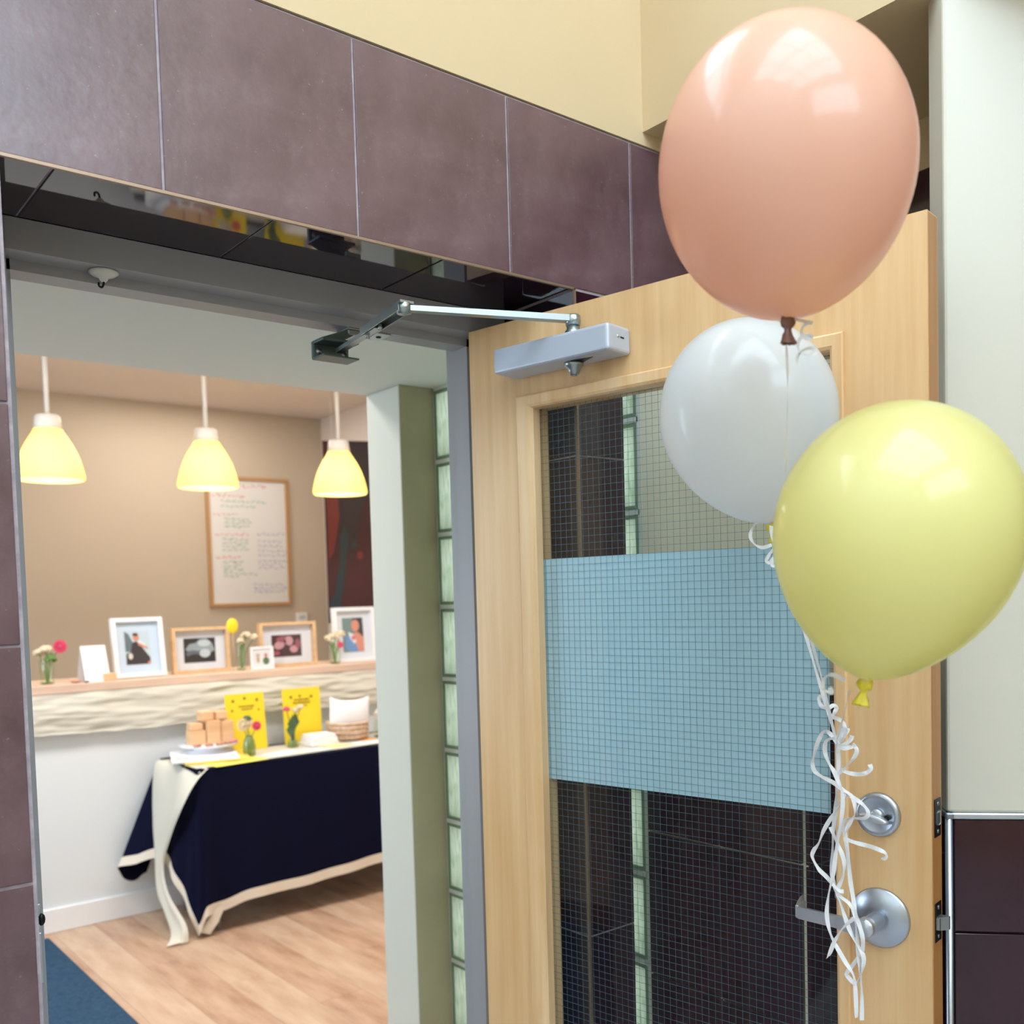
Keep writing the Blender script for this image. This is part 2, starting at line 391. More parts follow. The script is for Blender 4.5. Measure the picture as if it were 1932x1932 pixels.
# --- cream return wall and tiled wall behind the door, bulkhead, angled column
wr = thing('wall_right', 'cream wall with dark tile wainscot seen through the door glass', 'wall', kind='structure')
B().box(1.59, 1.66, 1.10, 1.515, 0, ZS).box(1.66, 2.1, 1.10, 1.16, 0, ZS).box(1.59, 2.1, 1.10, 1.455, ZS, ZS+0.03).build('plaster', mat('pale cream paint', rgb(244,234,208), 0.7), wr)
for k in range(4):
    for j in range(2):
        hh = 0.3205
        o = link('tile', tilemesh(0.2, hh, M_tilew), wr, (1.582, 1.51-j*0.2, k*0.3205)); o.rotation_euler = (0, 0, -PI/2)
for k in range(4):
    for j in range(2): link('tile', tilemesh(0.19, 0.3205, M_tilew), wr, (1.5815+j*0.19, 1.092, k*0.3205))
wt = thing('wall_tiled', 'dark tiled wall with a cream band above, behind the open door', 'wall', kind='structure')
B().box(1.962, 2.1, -2.8, 1.44, 2.332, 2.6).build('plaster', M_cream, wt)
B().box(1.968, 2.1, -2.8, 1.10, 0, 2.332).box(1.968, 2.1, 1.10, 1.44, ZS+0.03, 2.332).build('grout_bed', M_groutd, wt)
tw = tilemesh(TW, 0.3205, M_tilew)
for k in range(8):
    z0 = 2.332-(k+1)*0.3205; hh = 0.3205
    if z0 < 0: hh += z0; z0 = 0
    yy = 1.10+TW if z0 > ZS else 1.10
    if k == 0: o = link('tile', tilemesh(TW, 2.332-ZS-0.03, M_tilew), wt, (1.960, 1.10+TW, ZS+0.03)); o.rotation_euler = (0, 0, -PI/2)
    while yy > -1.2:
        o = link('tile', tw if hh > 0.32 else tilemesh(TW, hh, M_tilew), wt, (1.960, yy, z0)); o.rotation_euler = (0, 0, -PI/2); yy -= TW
struct('wall_bulkhead', B().box(1.538, 2.1, -2.8, YF-0.001, 2.433, ZC), M_cream, 'cream lowered bulkhead above the open door')
wc = thing('wall_column', 'angled cream column with maroon tile base and chrome edge trim', 'wall', (1.535, 0.799, 0), kind='structure')
# face A runs along a, return face B along bdir
ax = Vector((0.669, -0.743, 0)); bx = Vector((0.777, 0.629, 0)).normalized()
ang = math.atan2(ax.y, ax.x)
wc.rotation_euler = (0, 0, ang)                          # local x along the face, local y into the column
ZW = 1.112
B().box(0, 0.45, 0, 0.087, ZW+0.006, ZC, 0.005, 2).build('plaster', M_creamg, wc)
B().box(0.006, 0.45, 0.006, 0.081, 0, ZW-0.002).build('grout_bed', M_groutd, wc)
for k in range(4):
    z1 = ZW-0.003-(0.187 if k else 0)-(max(k-1, 0))*0.3205; hh = 0.187 if k == 0 else 0.3205; z0 = max(z1-hh, 0)
    link('tile', tilemesh(0.44, z1-z0, M_tilew), wc, (0.009, -0.001, z0))
    o = link('tile', tilemesh(0.078, z1-z0, M_tilew), wc, (-0.001, 0.086, z0)); o.rotation_euler = (0, 0, -PI/2)
B().box(-0.004, 0.45, -0.004, 0.012, ZW-0.004, ZW+0.007, 0.003, 2).box(-0.004, 0.012, -0.004, 0.087, ZW-0.004, ZW+0.007, 0.003, 2).build('cap_trim', M_steelb, wc)
B().lathe([(0.006,0),(0.006,ZW)], 12, Matrix.Translation((0.003,0.003,0))).build('corner_trim', M_steelb, wc)

# --- corridor shell with the windows that light it
def wall_with_hole(name, axis, pos, th, a0, a1, z1, h0, h1, hz0, hz1, m, label):
    b = B()
    def bx_(p0, p1, q0, q1):
        if axis == 'y': b.box(p0, p1, pos-th, pos, q0, q1)
        else: b.box(pos-th, pos, p0, p1, q0, q1)
    bx_(a0, h0, 0, z1); bx_(h1, a1, 0, z1); bx_(h0, h1, 0, hz0); bx_(h0, h1, hz1, z1)
    return struct(name, b, m, label)
def window(name, axis, pos, h0, h1, hz0, hz1, nx, nz, label):
    t = thing(name, label, 'window', kind='structure')
    f = B(); r = 0.03
    def bb(p0, p1, q0, q1, bld):
        if axis == 'y': bld.box(p0, p1, pos-0.09, pos-0.04, q0, q1)
        else: bld.box(pos-0.09, pos-0.04, p0, p1, q0, q1)
    for i in range(nx+1):
        p = h0+(h1-h0)*i/nx; bb(max(p-r, h0), min(p+r, h1), hz0, hz1, f)
    for i in range(nz+1):
        q = hz0+(hz1-hz0)*i/nz; bb(h0, h1, max(q-r, hz0), min(q+r, hz1), f)
    f.build('window_frame', M_frame, t)
    for i in range(nx):
        for j in range(nz):
            g = B(); p0 = h0+(h1-h0)*i/nx+r; p1 = h0+(h1-h0)*(i+1)/nx-r; q0 = hz0+(hz1-hz0)*j/nz+r; q1 = hz0+(hz1-hz0)*(j+1)/nz-r
            if axis == 'y': g.add([(p0,pos-.065,q0),(p1,pos-.065,q0),(p1,pos-.065,q1),(p0,pos-.065,q1)], [(0,1,2,3)])
            else: g.add([(pos-.065,p0,q0),(pos-.065,p1,q0),(pos-.065,p1,q1),(pos-.065,p0,q1)], [(0,1,2,3)])
            g.build('pane', M_pane, t)
wall_with_hole('wall_back', 'y', -2.8, 0.15, -2.05, 2.1, ZC, -1.2, 1.9, 3.3, 4.8, M_cream, 'cream corridor wall with a high window behind the viewer')
window('window_2', 'y', -2.8, -1.2, 1.9, 3.3, 4.8, 3, 1, 'high window behind the viewer')
window('window_5', 'y', 1.62, -1.7, 1.45, 3.0, 4.8, 3, 2, 'clerestory window high above the tiled doorway')
struct('wall_left', B().box(-2.05, -1.9, -2.95, YF+0.01, 0, ZC), M_white, 'white corridor wall on the left')
# skylight in the corridor ceiling
SX0, SX1, SY0, SY1 = -1.8, 1.3, -2.4, 0.5
struct('ceiling', B().box(-2.05, SX0, -2.95, YB, ZC, ZC+0.1).box(SX1, 2.1, -2.95, YB, ZC, ZC+0.1).box(SX0, SX1, -2.95, SY0, ZC, ZC+0.1).box(SX0, SX1, SY1, YB, ZC, ZC+0.1), M_cream, 'cream corridor ceiling around a skylight')
t = thing('window_3', 'gridded skylight in the corridor ceiling', 'window', kind='structure')
f = B()
for i in range(4): p = SX0+(SX1-SX0)*i/3; f.box(max(p-0.035, SX0), min(p+0.035, SX1), SY0, SY1, ZC+0.02, ZC+0.08)
for i in range(4): p = SY0+(SY1-SY0)*i/3; f.box(SX0, SX1, max(p-0.035, SY0), min(p+0.035, SY1), ZC+0.02, ZC+0.08)
f.build('window_frame', M_frame, t)
for i in range(3):
    for j in range(3):
        x0 = SX0+(SX1-SX0)*i/3+0.03; x1 = SX0+(SX1-SX0)*(i+1)/3-0.03; y0 = SY0+(SY1-SY0)*j/3+0.03; y1 = SY0+(SY1-SY0)*(j+1)/3-0.03
        B().add([(x0,y0,ZC+.05),(x1,y0,ZC+.05),(x1,y1,ZC+.05),(x0,y1,ZC+.05)], [(0,1,2,3)]).build('pane', M_pane, t)
# --- back room shell
struct('wall_far', B().box(-1.4, 3.75, 6.65, 6.8, 0, 2.84), M_beige, 'taupe far wall of the back room behind the counter')
struct('wall_side', B().box(3.58, 3.75, 2.36, 6.8, 0, 2.84), M_pinkc, 'pale side wall at the right end of the back room')
wall_with_hole('wall_room', 'x', -1.2, 0.15, YB, 6.8, 2.84, 3.3, 4.8, 0.8, 2.4, M_beige, 'left wall of the back room with a window')
window('window_4', 'x', -1.2, 3.3, 4.8, 0.8, 2.4, 2, 2, 'window in the left wall of the back room')
struct('ceiling', B().box(-1.4, 3.75, 2.474, 6.8, 2.84, 2.95), M_pinkc, 'warm white ceiling of the back room')

# --- steel door frame (double rabbet)
tr = thing('trim_1', 'grey painted steel door frame around the open doorway', 'door frame', kind='structure')
XL, XR, ZH = 0.372, 1.283, 2.0325
def prof(inner, outer, sgn):
    """jamb outline in plan: x from inner face (rabbet) to outer, stop proud of it"""
    st = inner-sgn*(-0.016)
    return [(outer,1.655),(inner,1.655),(inner,1.703),(st,1.703),(st,1.752),(inner,1.752),(inner,1.80),(outer,1.80)]
B().prismz(prof(XL, 0.322, 1), 0, ZS-0.001).build('jamb', M_frame, tr)
B().prismz([(1.333,1.655),(XR,1.655),(XR,1.703),(XR-0.016,1.703),(XR-0.016,1.752),(XR,1.752),(XR,1.80),(1.333,1.80)], 0, ZS-0.001).build('jamb', M_frame, tr)
pr = [(1.655,ZS-0.001),(1.655,ZH),(1.703,ZH),(1.703,ZH-0.016),(1.752,ZH-0.016),(1.752,ZH),(1.80,ZH),(1.80,ZS-0.001)]
n = len(pr); v = [(XL-0.0005, a, c) for a, c in pr]+[(XR+0.0005, a, c) for a, c in pr]
B().add(v, [tuple(range(n)), tuple(range(n,2*n))[::-1]]+[(i,(i+1)%n,(i+1)%n+n,i+n) for i in range(n)]).build('head', M_frame, tr)
sp = B().box(XL-0.006, XL+0.0012, 1.6535, 1.702, 0.905, 1.03, 0.001).build('strike_plate', M_steel, tr)
B().box(XL-0.018, XL+0.001, 1.6525, 1.6552, 0.93, 0.985, 0.001).build('strike_lip', M_steel, sp)
B().box(XL-0.016, XL-0.004, 1.6520, 1.6538, 0.90, 0.965).build('slot', M_black, sp)
B().blob((XL+0.002, 1.655, 1.005), 0.006, 0.006, 0.010).build('rubber_bumper', M_dark, tr)

# suction hook under the frame head
hk = thing('suction_hook', 'small white suction cup hook under the grey frame head', 'hook', (0.523, 1.684, ZH))
B().lathe([(0.0225,-0.0005),(0.0235,-0.003),(0.018,-0.007),(0.008,-0.010),(0.006,-0.014),(0.0035,-0.017)], 24).build('cup', M_rubber, hk)
B().tube(smooth_path([(0,0,-0.015),(-0.001,0,-0.022),(-0.004,0,-0.026),(-0.008,0,-0.024),(-0.008,0,-0.019)], 4), 0.0018, 8).build('hook_wire', M_dark, hk)

# ================================================================== DOOR
TH = math.radians(-79.903)
dr = thing('door_1', 'maple door with wired glass and a frosted blue band, standing open', 'door', (1.234, 1.65, 0), TH, kind='structure')
W, HT, T = 0.914, 2.0295, 0.045        # local: x hinge to lock, y into the leaf (away from the viewer), z up
U0, U1, Z0, Z1 = 0.140, 0.776, 0.22, 1.868
lf = B().box(0, W, 0, T, 0.008, HT, 0.0015)
# build leaf as four members around the lite
for nm, a in (('hinge_stile',(0,U0,0.008,HT)),('lock_stile',(U1,W,0.008,HT)),('top_rail',(U0,U1,Z1,HT)),('bottom_rail',(U0,U1,0.008,Z0))):
    B().box(a[0], a[1], 0, T, a[2], a[3]).build(nm, M_maple, dr)
B().box(W-0.0002, W+0.0008, 0.004, T-0.003, 0.01, HT-0.002).build('edge_band', M_mapled, dr)
# mitred glazing mouldings, both faces
def bead(y_out, y_in, name):
    # profile across width t (0 outer edge .. 0.030 inner edge): proud of the face, sloping to the glass
    ow, iw = (0.126, 0.7895, Z0-0.012, 1.8785), (0.166, 0.766, Z0+0.026, 1.8525)
    P = []
    def ring(u0, u1, z0, z1, y): return [(u0,y,z0),(u1,y,z0),(u1,y,z1),(u0,y,z1)]
    def lerp(k): return [ow[i]+(iw[i]-ow[i])*k for i in range(4)]
    s = 1 if y_in > y_out else -1
    rows = [ring(*lerp(0.0), 0 if s > 0 else T), ring(*lerp(0.0), y_out+0.002*s), ring(*lerp(0.10), y_out), ring(*lerp(0.72), y_out), ring(*lerp(0.9), y_out+0.003*s), ring(*lerp(1.0), y_out+0.008*s), ring(*lerp(1.0), y_in), ring(*lerp(0.2), y_in)]
    for side in range(4):
        a, c = side, (side+1) % 4
        v = []; f = []
        for r in rows: v += [r[a], r[c]]
        k = len(rows)
        for i in range(k): j = (i+1) % k; f.append((2*i, 2*i+1, 2*j+1, 2*j))
        f.append(tuple(2*i for i in range(k))); f.append(tuple(2*i+1 for i in range(k))[::-1])
        B().add(v, f).build(name, M_maplem, dr)
bead(-0.008, 0.0195, 'glazing_bead')
bead(T+0.008, 0.0265, 'glazing_bead')
gp = B().add([(0.15,0.023,Z0+0.01),(0.772,0.023,Z0+0.01),(0.772,0.023,1.862),(0.15,0.023,1.862)], [(0,1,2,3)]).build('glass_pane', M_glass, dr)
fl = B().box(0.1585, 0.7485, 0.0236, 0.0240, 1.1215, 1.5585).build('frosted_film', M_film, gp)
fl['label'] = 'light blue frosted privacy film'
wm = B(); P = 0.0134; rr = 0.00022
u = 0.156
while u < 0.772:
    wm.box(u-rr, u+rr, 0.0222-rr, 0.0222+rr, Z0+0.01, 1.862); u += P
z = Z0+0.012; k = 0
while z < 1.862:
    wm.box(0.15, 0.772, 0.0222-rr*1.2, 0.0222+rr*1.2, z-rr*1.1, z+rr*1.1); z += P; k += 1
wmo = wm.build('wire_mesh', M_wire, gp); wmo['kind'] = 'stuff'
# hinges on the stile edge
for z in (0.25, 1.02, 1.80):
    h_ = B().lathe([(0.0065,-0.05),(0.0065,0.05)], 12, Matrix.Translation((-0.004, T+0.006, z))).box(-0.0015, 0.001, T-0.03, T+0.006, z-0.05, z+0.05).build('hinge', M_steel, dr)
# lever set; local -y is toward the viewer
def rotx(a): return Matrix.Rotation(a, 4, 'X')
FX = rotx(PI/2)                                   # lathe axis z -> -y
def onface(u, z, y=0.0): return Matrix.Translation((u, y, z)) @ FX
ls = B().lathe([(0.0465,0),(0.0465,0.003),(0.0445,0.006),(0.018,0.0125),(0.0165,0.0125)], 64, onface(0.836, 0.975)).build('lever_rose', M_steel, dr)
B().lathe([(0.0125,0.012),(0.0125,0.048),(0.0150,0.052),(0.0150,0.064),(0.012,0.068),(0.0,0.0695)], 32, onface(0.836, 0.975)).build('spindle_neck', M_steelb, ls)
lv = B()
def barloft(rows, bld):
    v = []; f = []
    for (u, y0, y1, z0, z1) in rows: v += [(u,y0,z0),(u,y1,z0),(u,y1,z1),(u,y0,z1)]
    for i in range(len(rows)-1):
        for k in range(4): a, c = 4*i+k, 4*i+(k+1) % 4; f.append((a, c, c+4, a+4))
    f.append((0,1,2,3)); f.append(tuple(4*(len(rows)-1)+k for k in (3,2,1,0)))
    bld.add(v, f, False)
barloft([(0.838,-0.067,-0.054,0.9605,0.989),(0.822,-0.067,-0.0575,0.962,0.9865),(0.79,-0.066,-0.060,0.9675,0.9865),(0.742,-0.066,-0.0605,0.9695,0.9885),(0.731,-0.0655,-0.0600,0.970,0.989),(0.727,-0.0620,-0.0570,0.970,0.989)], lv)
barloft([(0.727,-0.0645,-0.0560,0.970,0.990),(0.7255,-0.056,-0.046,0.9715,0.994),(0.7265,-0.046,-0.034,0.974,1.000)], lv)
lv.box(0.7255, 0.7305, -0.064, -0.034, 0.971, 0.9905, 0.001)
lv.build('lever_handle', M_steelb, ls)
ls2 = B().lathe([(0.0465,0),(0.0465,0.003),(0.018,0.0125)], 48, Matrix.Translation((0.836, T, 0.975)) @ rotx(-PI/2)).build('lever_rose', M_steel, dr)
B().lathe([(0.0125,0.012),(0.0125,0.055)], 24, Matrix.Translation((0.836, T, 0.975)) @ rotx(-PI/2)).box(0.73, 0.842, T+0.054, T+0.062, 0.964, 0.988, 0.002).box(0.73, 0.735, T+0.03, T+0.06, 0.966, 0.988, 0.002).build('lever_handle', M_steelb, ls2)
# deadbolt with thumb turn
db = B().lathe([(0.0345,0),(0.0345,0.004),(0.032,0.0075),(0.029,0.0085),(0.0255,0.0080),(0.0245,0.0072),(0.0,0.0072)], 64, onface(0.835, 1.136)).build('deadbolt_rose', M_steel, dr)
tt = B()
Mt = onface(0.833, 1.1325) @ Matrix.Rotation(math.radians(-13), 4, 'Z')
v = []; f = []
prf = []
for sgn in (1,):
    pass
N = 20
for lay, (sc, hh) in enumerate(((0.86,0.0075),(1.0,0.012),(1.0,0.019),(0.86,0.0215))):
    for i in range(N):
        a = 2*PI*i/N; v.append(Mt @ Vector((0.0225*sc*math.cos(a), (0.0052+0.002*(1-lay/3))*sc*math.sin(a), hh)))
for j in range(3):
    for i in range(N): a, c = j*N+i, j*N+(i+1) % N; f.append((a, c, c+N, a+N))
f.append(tuple(range(3*N, 4*N))); tt.add(v, f, True)
tt.lathe([(0.011,0.0068),(0.010,0.0120),(0.006,0.014)], 24, onface(0.835, 1.136))
tt.build('thumb_turn', M_steelb, db)
B().lathe([(0.0042,0.0068),(0.0042,0.0095),(0.0018,0.0095),(0.0018,0.0078)], 16, onface(0.851, 1.1345)).build('screw', M_dark, db)
# edge plates
for nm, z0, z1, bolt in (('deadbolt_plate', 1.108, 1.166, 'bolt'), ('latch_plate', 0.948, 1.008, 'latch_bolt')):
    p_ = B().box(W+0.0006, W+0.0022, 0.009, 0.036, z0, z1, 0.0006).build(nm, M_dark, dr)
    for zz in (z0+0.008, z1-0.008): B().lathe([(0.0038,0),(0.003,0.0012),(0,0.0014)], 12, Matrix.Translation((W+0.002, 0.0225, zz)) @ Matrix.Rotation(PI/2, 4, 'Y')).build('screw', M_zinc, p_)
    zc = (z0+z1)/2
    if bolt == 'bolt': B().box(W+0.001, W+0.004, 0.015, 0.030, zc-0.011, zc+0.011, 0.003, 2).build(bolt, M_zinc, p_)
    else:
        B().prismz([(W+0.001,0.014),(W+0.006,0.014),(W+0.0165,0.026),(W+0.0165,0.031),(W+0.001,0.031)], zc-0.011, zc+0.009).build(bolt, M_zinc, p_)
        B().prismz([(W+0.001,0.0115),(W+0.007,0.0115),(W+0.008,0.0138),(W+0.001,0.0138)], zc-0.010, zc+0.008).build('auxiliary_latch', M_zinc, p_)

# ================================================================== DOOR CLOSER
ca = Matrix.Translation((1.234, 1.65, 0)) @ Matrix.Rotation(TH, 4, 'Z')
dc = thing('door_closer', 'silver door closer on the maple door with folding arm to the frame', 'door closer', (1.234, 1.65, 0), TH)
cv = B().box(0.127, 0.397, -0.070, -0.0005, 1.9125, 1.9600, 0.006, 3).build('cover', M_closer, dc)
for nm, r_, m_ in (('end_screw', 0.0032, M_steelb),):
    B().lathe([(r_,0),(r_*0.8,0.0012),(0,0.0014)], 16, Matrix.Translation((0.3968, -0.040, 1.940)) @ Matrix.Rotation(PI/2, 4, 'Y')).build(nm, m_, cv)
B().box(0.3966, 0.3974, -0.032, -0.022, 1.9375, 1.9405).box(0.3966, 0.3974, -0.036, -0.030, 1.939, 1.9398).build('end_slot', M_black, cv)
SPX, SPY = 0.294, -0.034
tz = lambda z: Matrix.Translation((SPX, SPY, z))
B().lathe([(0.0175,0),(0.0185,-0.004),(0.0165,-0.008),(0.0125,-0.011),(0.0115,-0.016),(0.0085,-0.022),(0.006,-0.0235),(0.0045,-0.0225),(0.0045,-0.021),(0,-0.021)], 32, tz(1.9125)).build('spindle_cap', M_zinc, dc)
B().prismz([(0.300,-0.052),(0.345,-0.0445),(0.300,-0.020)], 1.9118, 1.9128).build('cover_notch', M_dark, dc)
B().lathe([(0.016,0),(0.015,0.010),(0.012,0.012),(0.012,0.028)], 24, tz(1.9595)).build('spindle_collar', M_zinc, dc)
inv = ca.inverted()
sp_ = Vector((SPX, SPY, 1.991)); el = inv @ Vector((0.9596, 1.4684, 1.991)); sh = inv @ Vector((0.972, 1.722, 1.972))
dirn = (el-sp_).normalized(); sd = Vector((-dirn.y, dirn.x, 0))
def flatbar(p0, p1, w0, w1, t0, t1):
    p0, p1 = Vector(p0), Vector(p1); dd = (p1-p0).normalized(); s_ = Vector((-dd.y, dd.x, 0)).normalized(); up = dd.cross(s_)*-1 if dd.cross(s_).z < 0 else dd.cross(s_)
    v = []
    for p, w_, t_ in ((p0,w0,t0),(p1,w1,t1)):
        v += [p-s_*w_-up*t_, p+s_*w_-up*t_, p+s_*w_+up*t_, p-s_*w_+up*t_]
    return v, [(0,1,2,3),(7,6,5,4),(0,4,5,1),(1,5,6,2),(2,6,7,3),(3,7,4,0)]
b = B(); b.add(*flatbar(sp_+dirn*0.005, el, 0.010, 0.008, 0.0055, 0.0045)); b.lathe([(0.0135,-0.012),(0.0145,-0.004),(0.0145,0.004),(0.011,0.0075)], 24, Matrix.Translation(sp_))
b.build('main_arm', M_zinc, dc)
B().lathe([(0.013,-0.010),(0.013,0.007),(0.010,0.009),(0,0.009)], 24, Matrix.Translation(el+Vector((0,0,0.001)))).build('elbow_pivot', M_zinc, dc)
fd = (sh-el).normalized(); fs = Vector((-fd.y, fd.x, 0)).normalized(); fu = fs.cross(fd)
if fu.z < 0: fu = -fu
mid = el+(sh-el)*0.56
b = B(); b.add(*flatbar(el+fu*0.008-fd*0.012, mid+fu*0.006, 0.0135, 0.0115, 0.0022, 0.0022))
for s_ in (-1, 1): b.add(*flatbar(el+fu*0.002+fs*s_*0.0122-fd*0.004, mid+fu*0.001+fs*s_*0.0105, 0.0014, 0.0014, 0.007, 0.006))
b.build('forearm_channel', M_zinc, dc)
b = B(); b.add(*flatbar(mid-fd*0.05-fu*0.002, sh, 0.0078, 0.0068, 0.004, 0.004)); b.build('forearm_rod', M_zinc, dc)
for q in (0.12, 0.5): B().lathe([(0.0045,-0.011),(0.004,0.0)], 12, Matrix.Translation(el+(mid-el)*(0.5+q*0.9))).build('adjusting_screw', M_zinc, dc)
# bracket under the frame head, in world axes
iR = Matrix.Rotation(-TH, 4, 'Z')
br = bpy.data.objects.new('bracket', None)
def wbox(bld, x0, x1, y0, y1, z0, z1, bev=0.0, seg=1): return bld.box(x0, x1, y0, y1, z0, z1, bev, seg, inv)
b = B()
wbox(b, 0.985, 1.082, 1.703, 1.751, ZH-0.0195, ZH-0.0162, 0.001)
wbox(b, 0.985, 1.020, 1.705, 1.749, ZH-0.030, ZH-0.0195, 0.002)
pl_ = b.build('bracket_plate', M_zinc, dc)
for x in (1.066, 1.036): B().lathe([(0.006,0),(0.0045,-0.002),(0,-0.0022)], 14, inv @ Matrix.Translation((x, 1.727, ZH-0.0193))).build('screw', M_dark, pl_)
b = B()
wbox(b, 0.928, 1.006, 1.742, 1.752, 1.957, 1.990, 0.002)     # back web
wbox(b, 0.928, 1.006, 1.702, 1.750, 1.9845, 1.990, 0.001)    # top flange
wbox(b, 0.928, 1.006, 1.702, 1.750, 1.955, 1.9585, 0.001)    # bottom flange
v = [(0.928,1.745,1.990),(0.975,1.745,1.990),(1.018,1.745,2.013),(0.987,1.745,2.013)]
b.add([inv @ Vector(q) for q in v]+[inv @ Vector((q[0], q[1]-0.036, q[2])) for q in v], [(0,1,2,3),(7,6,5,4),(0,4,5,1),(1,5,6,2),(2,6,7,3),(3,7,4,0)])
bs = b.build('bracket_shoe', mat('dull steel', rgb(92,108,108), 0.35, metal=0.8), dc)
for x in (0.940, 0.995): B().lathe([(0.0068,0),(0.006,-0.003),(0.002,-0.0035)], 16, inv @ Matrix.Translation((x, 1.742, 1.972)) @ rotx(-PI/2) @ Matrix.Scale(-1, 4, (0,0,1))).build('bolt_head', M_steelb, bs)
bpy.data.objects.remove(br)

# ================================================================== BALLOONS AND RIBBONS
def balloon(label, c, r, top, bot, axis, m, mk, group='party balloons on the door', neck=0.0):
    t = thing('balloon', label, 'balloon', c, 0, group)
    up = Vector(axis).normalized(); R_ = up.to_track_quat('Z', 'Y').to_matrix().to_4x4()
    prof = []; N = 40
    for i in range(N+1):
        a = PI*i/N
        z = -math.cos(a)
        rad = math.sin(a)
        if z < 0:
            zz = z*bot; rad = rad**(1.0+0.16*neck) * (1-0.05*neck*(-z))
            rad = rad*(1-neck*0.14*((-z)**3))
        else: zz = z*top
        prof.append((max(rad*r, 0.0001), zz))
    prof[0] = (0.006, -bot-0.002); 
    b = B().lathe(prof, 56, R_, True, False); bo = b.build('skin', m, t)
    kz = -bot-0.002
    FL = R_ @ Matrix.Rotation(0.5, 4, 'Z') @ Matrix.Diagonal((1, 0.55, 1, 1))
    k = B().lathe([(0.006,kz+0.004),(0.0085,kz),(0.0095,kz-0.004),(0.0080,kz-0.008),(0.0045,kz-0.0105),(0.0040,kz-0.013),(0.0062,kz-0.018),(0.0098,kz-0.026),(0.0104,kz-0.0275),(0.0088,kz-0.0270),(0.003,kz-0.018)], 20, FL, True, False)
    for q in k.v: q += Vector((random.uniform(-1,1), random.uniform(-1,1), random.uniform(-1,1)))*0.0008
    k.build('knot', mk, t)
    return t, R_, kz
M_peach = thin('peach latex', rgb(243,200,176), 0.46, 0.36, coat=0.7, coatr=0.12)
M_wlat = thin('white latex', rgb(240,242,242), 0.46, 0.36, coat=0.7, coatr=0.12)
M_ylat = thin('yellow latex', rgb(246,240,170), 0.46, 0.36, coat=0.7, coatr=0.12)
M_pk = mat('brown rubber knot', rgb(120,82,70), 0.35)
M_yk = mat('yellow rubber knot', rgb(228,208,50), 0.35)
balloon('large peach balloon, topmost of the three, in front of the door', (0.933, 0.664, 1.944), 0.1365, 0.153, 0.160, (0.02,0.02,1), M_peach, M_pk, neck=0.15)
balloon('white balloon under the peach one, in front of the door glass', (1.192, 0.918, 1.741), 0.1278, 0.139, 0.159, (-0.18,0.10,1), M_wlat, M_yk, neck=0.8)
balloon('pale yellow balloon, lowest and nearest, above the door handle', (1.026, 0.590, 1.545), 0.1340, 0.146, 0.166, (0.24,-0.10,1), M_ylat, M_yk, neck=0.8)

RN = Vector((-0.9845, -0.1753, 0))
def ribbon(label, pts, wd=0.0054, tw0=0.0, tw1=0.0, k=7, face=None, group='white curling ribbons'):
    P = smooth_path(pts, k); N = len(P); v = []; f = []
    face = Vector(face) if face else Vector((-0.63, -0.777, 0.0))
    for i, p in enumerate(P):
        t = (P[min(i+1, N-1)]-P[max(i-1, 0)]).normalized()
        s_ = t.cross(face)
        s_ = s_.normalized() if s_.length > 1e-4 else Vector((0,0,1))
        n_ = s_.cross(t)
        a = tw0+(tw1-tw0)*i/(N-1)+0.5*math.sin(i*0.35+len(pts))
        s2 = s_*math.cos(a)+n_*math.sin(a)
        nn = s2.cross(t).normalized()*0.00012
        v += [p+s2*wd/2+nn, p-s2*wd/2+nn, p-s2*wd/2-nn, p+s2*wd/2-nn]
    for i in range(N-1):
        for q in range(4): a, c = 4*i+q, 4*i+(q+1) % 4; f.append((a, c, c+4, a+4))
    b = B().add(v, f, False); 
    o = b.build('ribbon', M_rib)
    return tag(o, label, 'ribbon', group)
ribbon('thin white ribbon hanging from the peach balloon across the white balloon', [(0.9237,0.6614,1.775),(0.9416,0.6712,1.7521),(0.9577,0.6819,1.7209),(0.9889,0.7057,1.6797),(1.02,0.73,1.648),(1.0436,0.7481,1.6257),(1.077,0.7703,1.5895),(1.1158,0.7867,1.5294),(1.1491,0.7943,1.4656),(1.169,0.8012,1.4215),(1.2031,0.8089,1.3677),(1.2349,0.8187,1.3193),(1.2656,0.8298,1.2768),(1.2782,0.8312,1.2557)], 0.0042, 1.1, 0.2)
ribbon('white ribbon from the white balloon down to the knot above the deadbolt', [(1.2019,0.8875,1.5792),(1.195,0.8791,1.5609),(1.1943,0.8646,1.5259),(1.2075,0.8505,1.4723),(1.2249,0.8458,1.416),(1.2426,0.8408,1.3597),(1.2597,0.837,1.3142),(1.2749,0.8351,1.2753),(1.2831,0.8336,1.2549)], 0.0062, 0.2, 0.5)
ribbon('short white ribbon from the yellow balloon knot to the ribbon bow', [(0.9762,0.6193,1.3723),(1.0433,0.6664,1.347),(1.1264,0.7259,1.3148),(1.23,0.80,1.2757),(1.2925,0.8415,1.2535)], 0.0045, 0.3, 0.3)
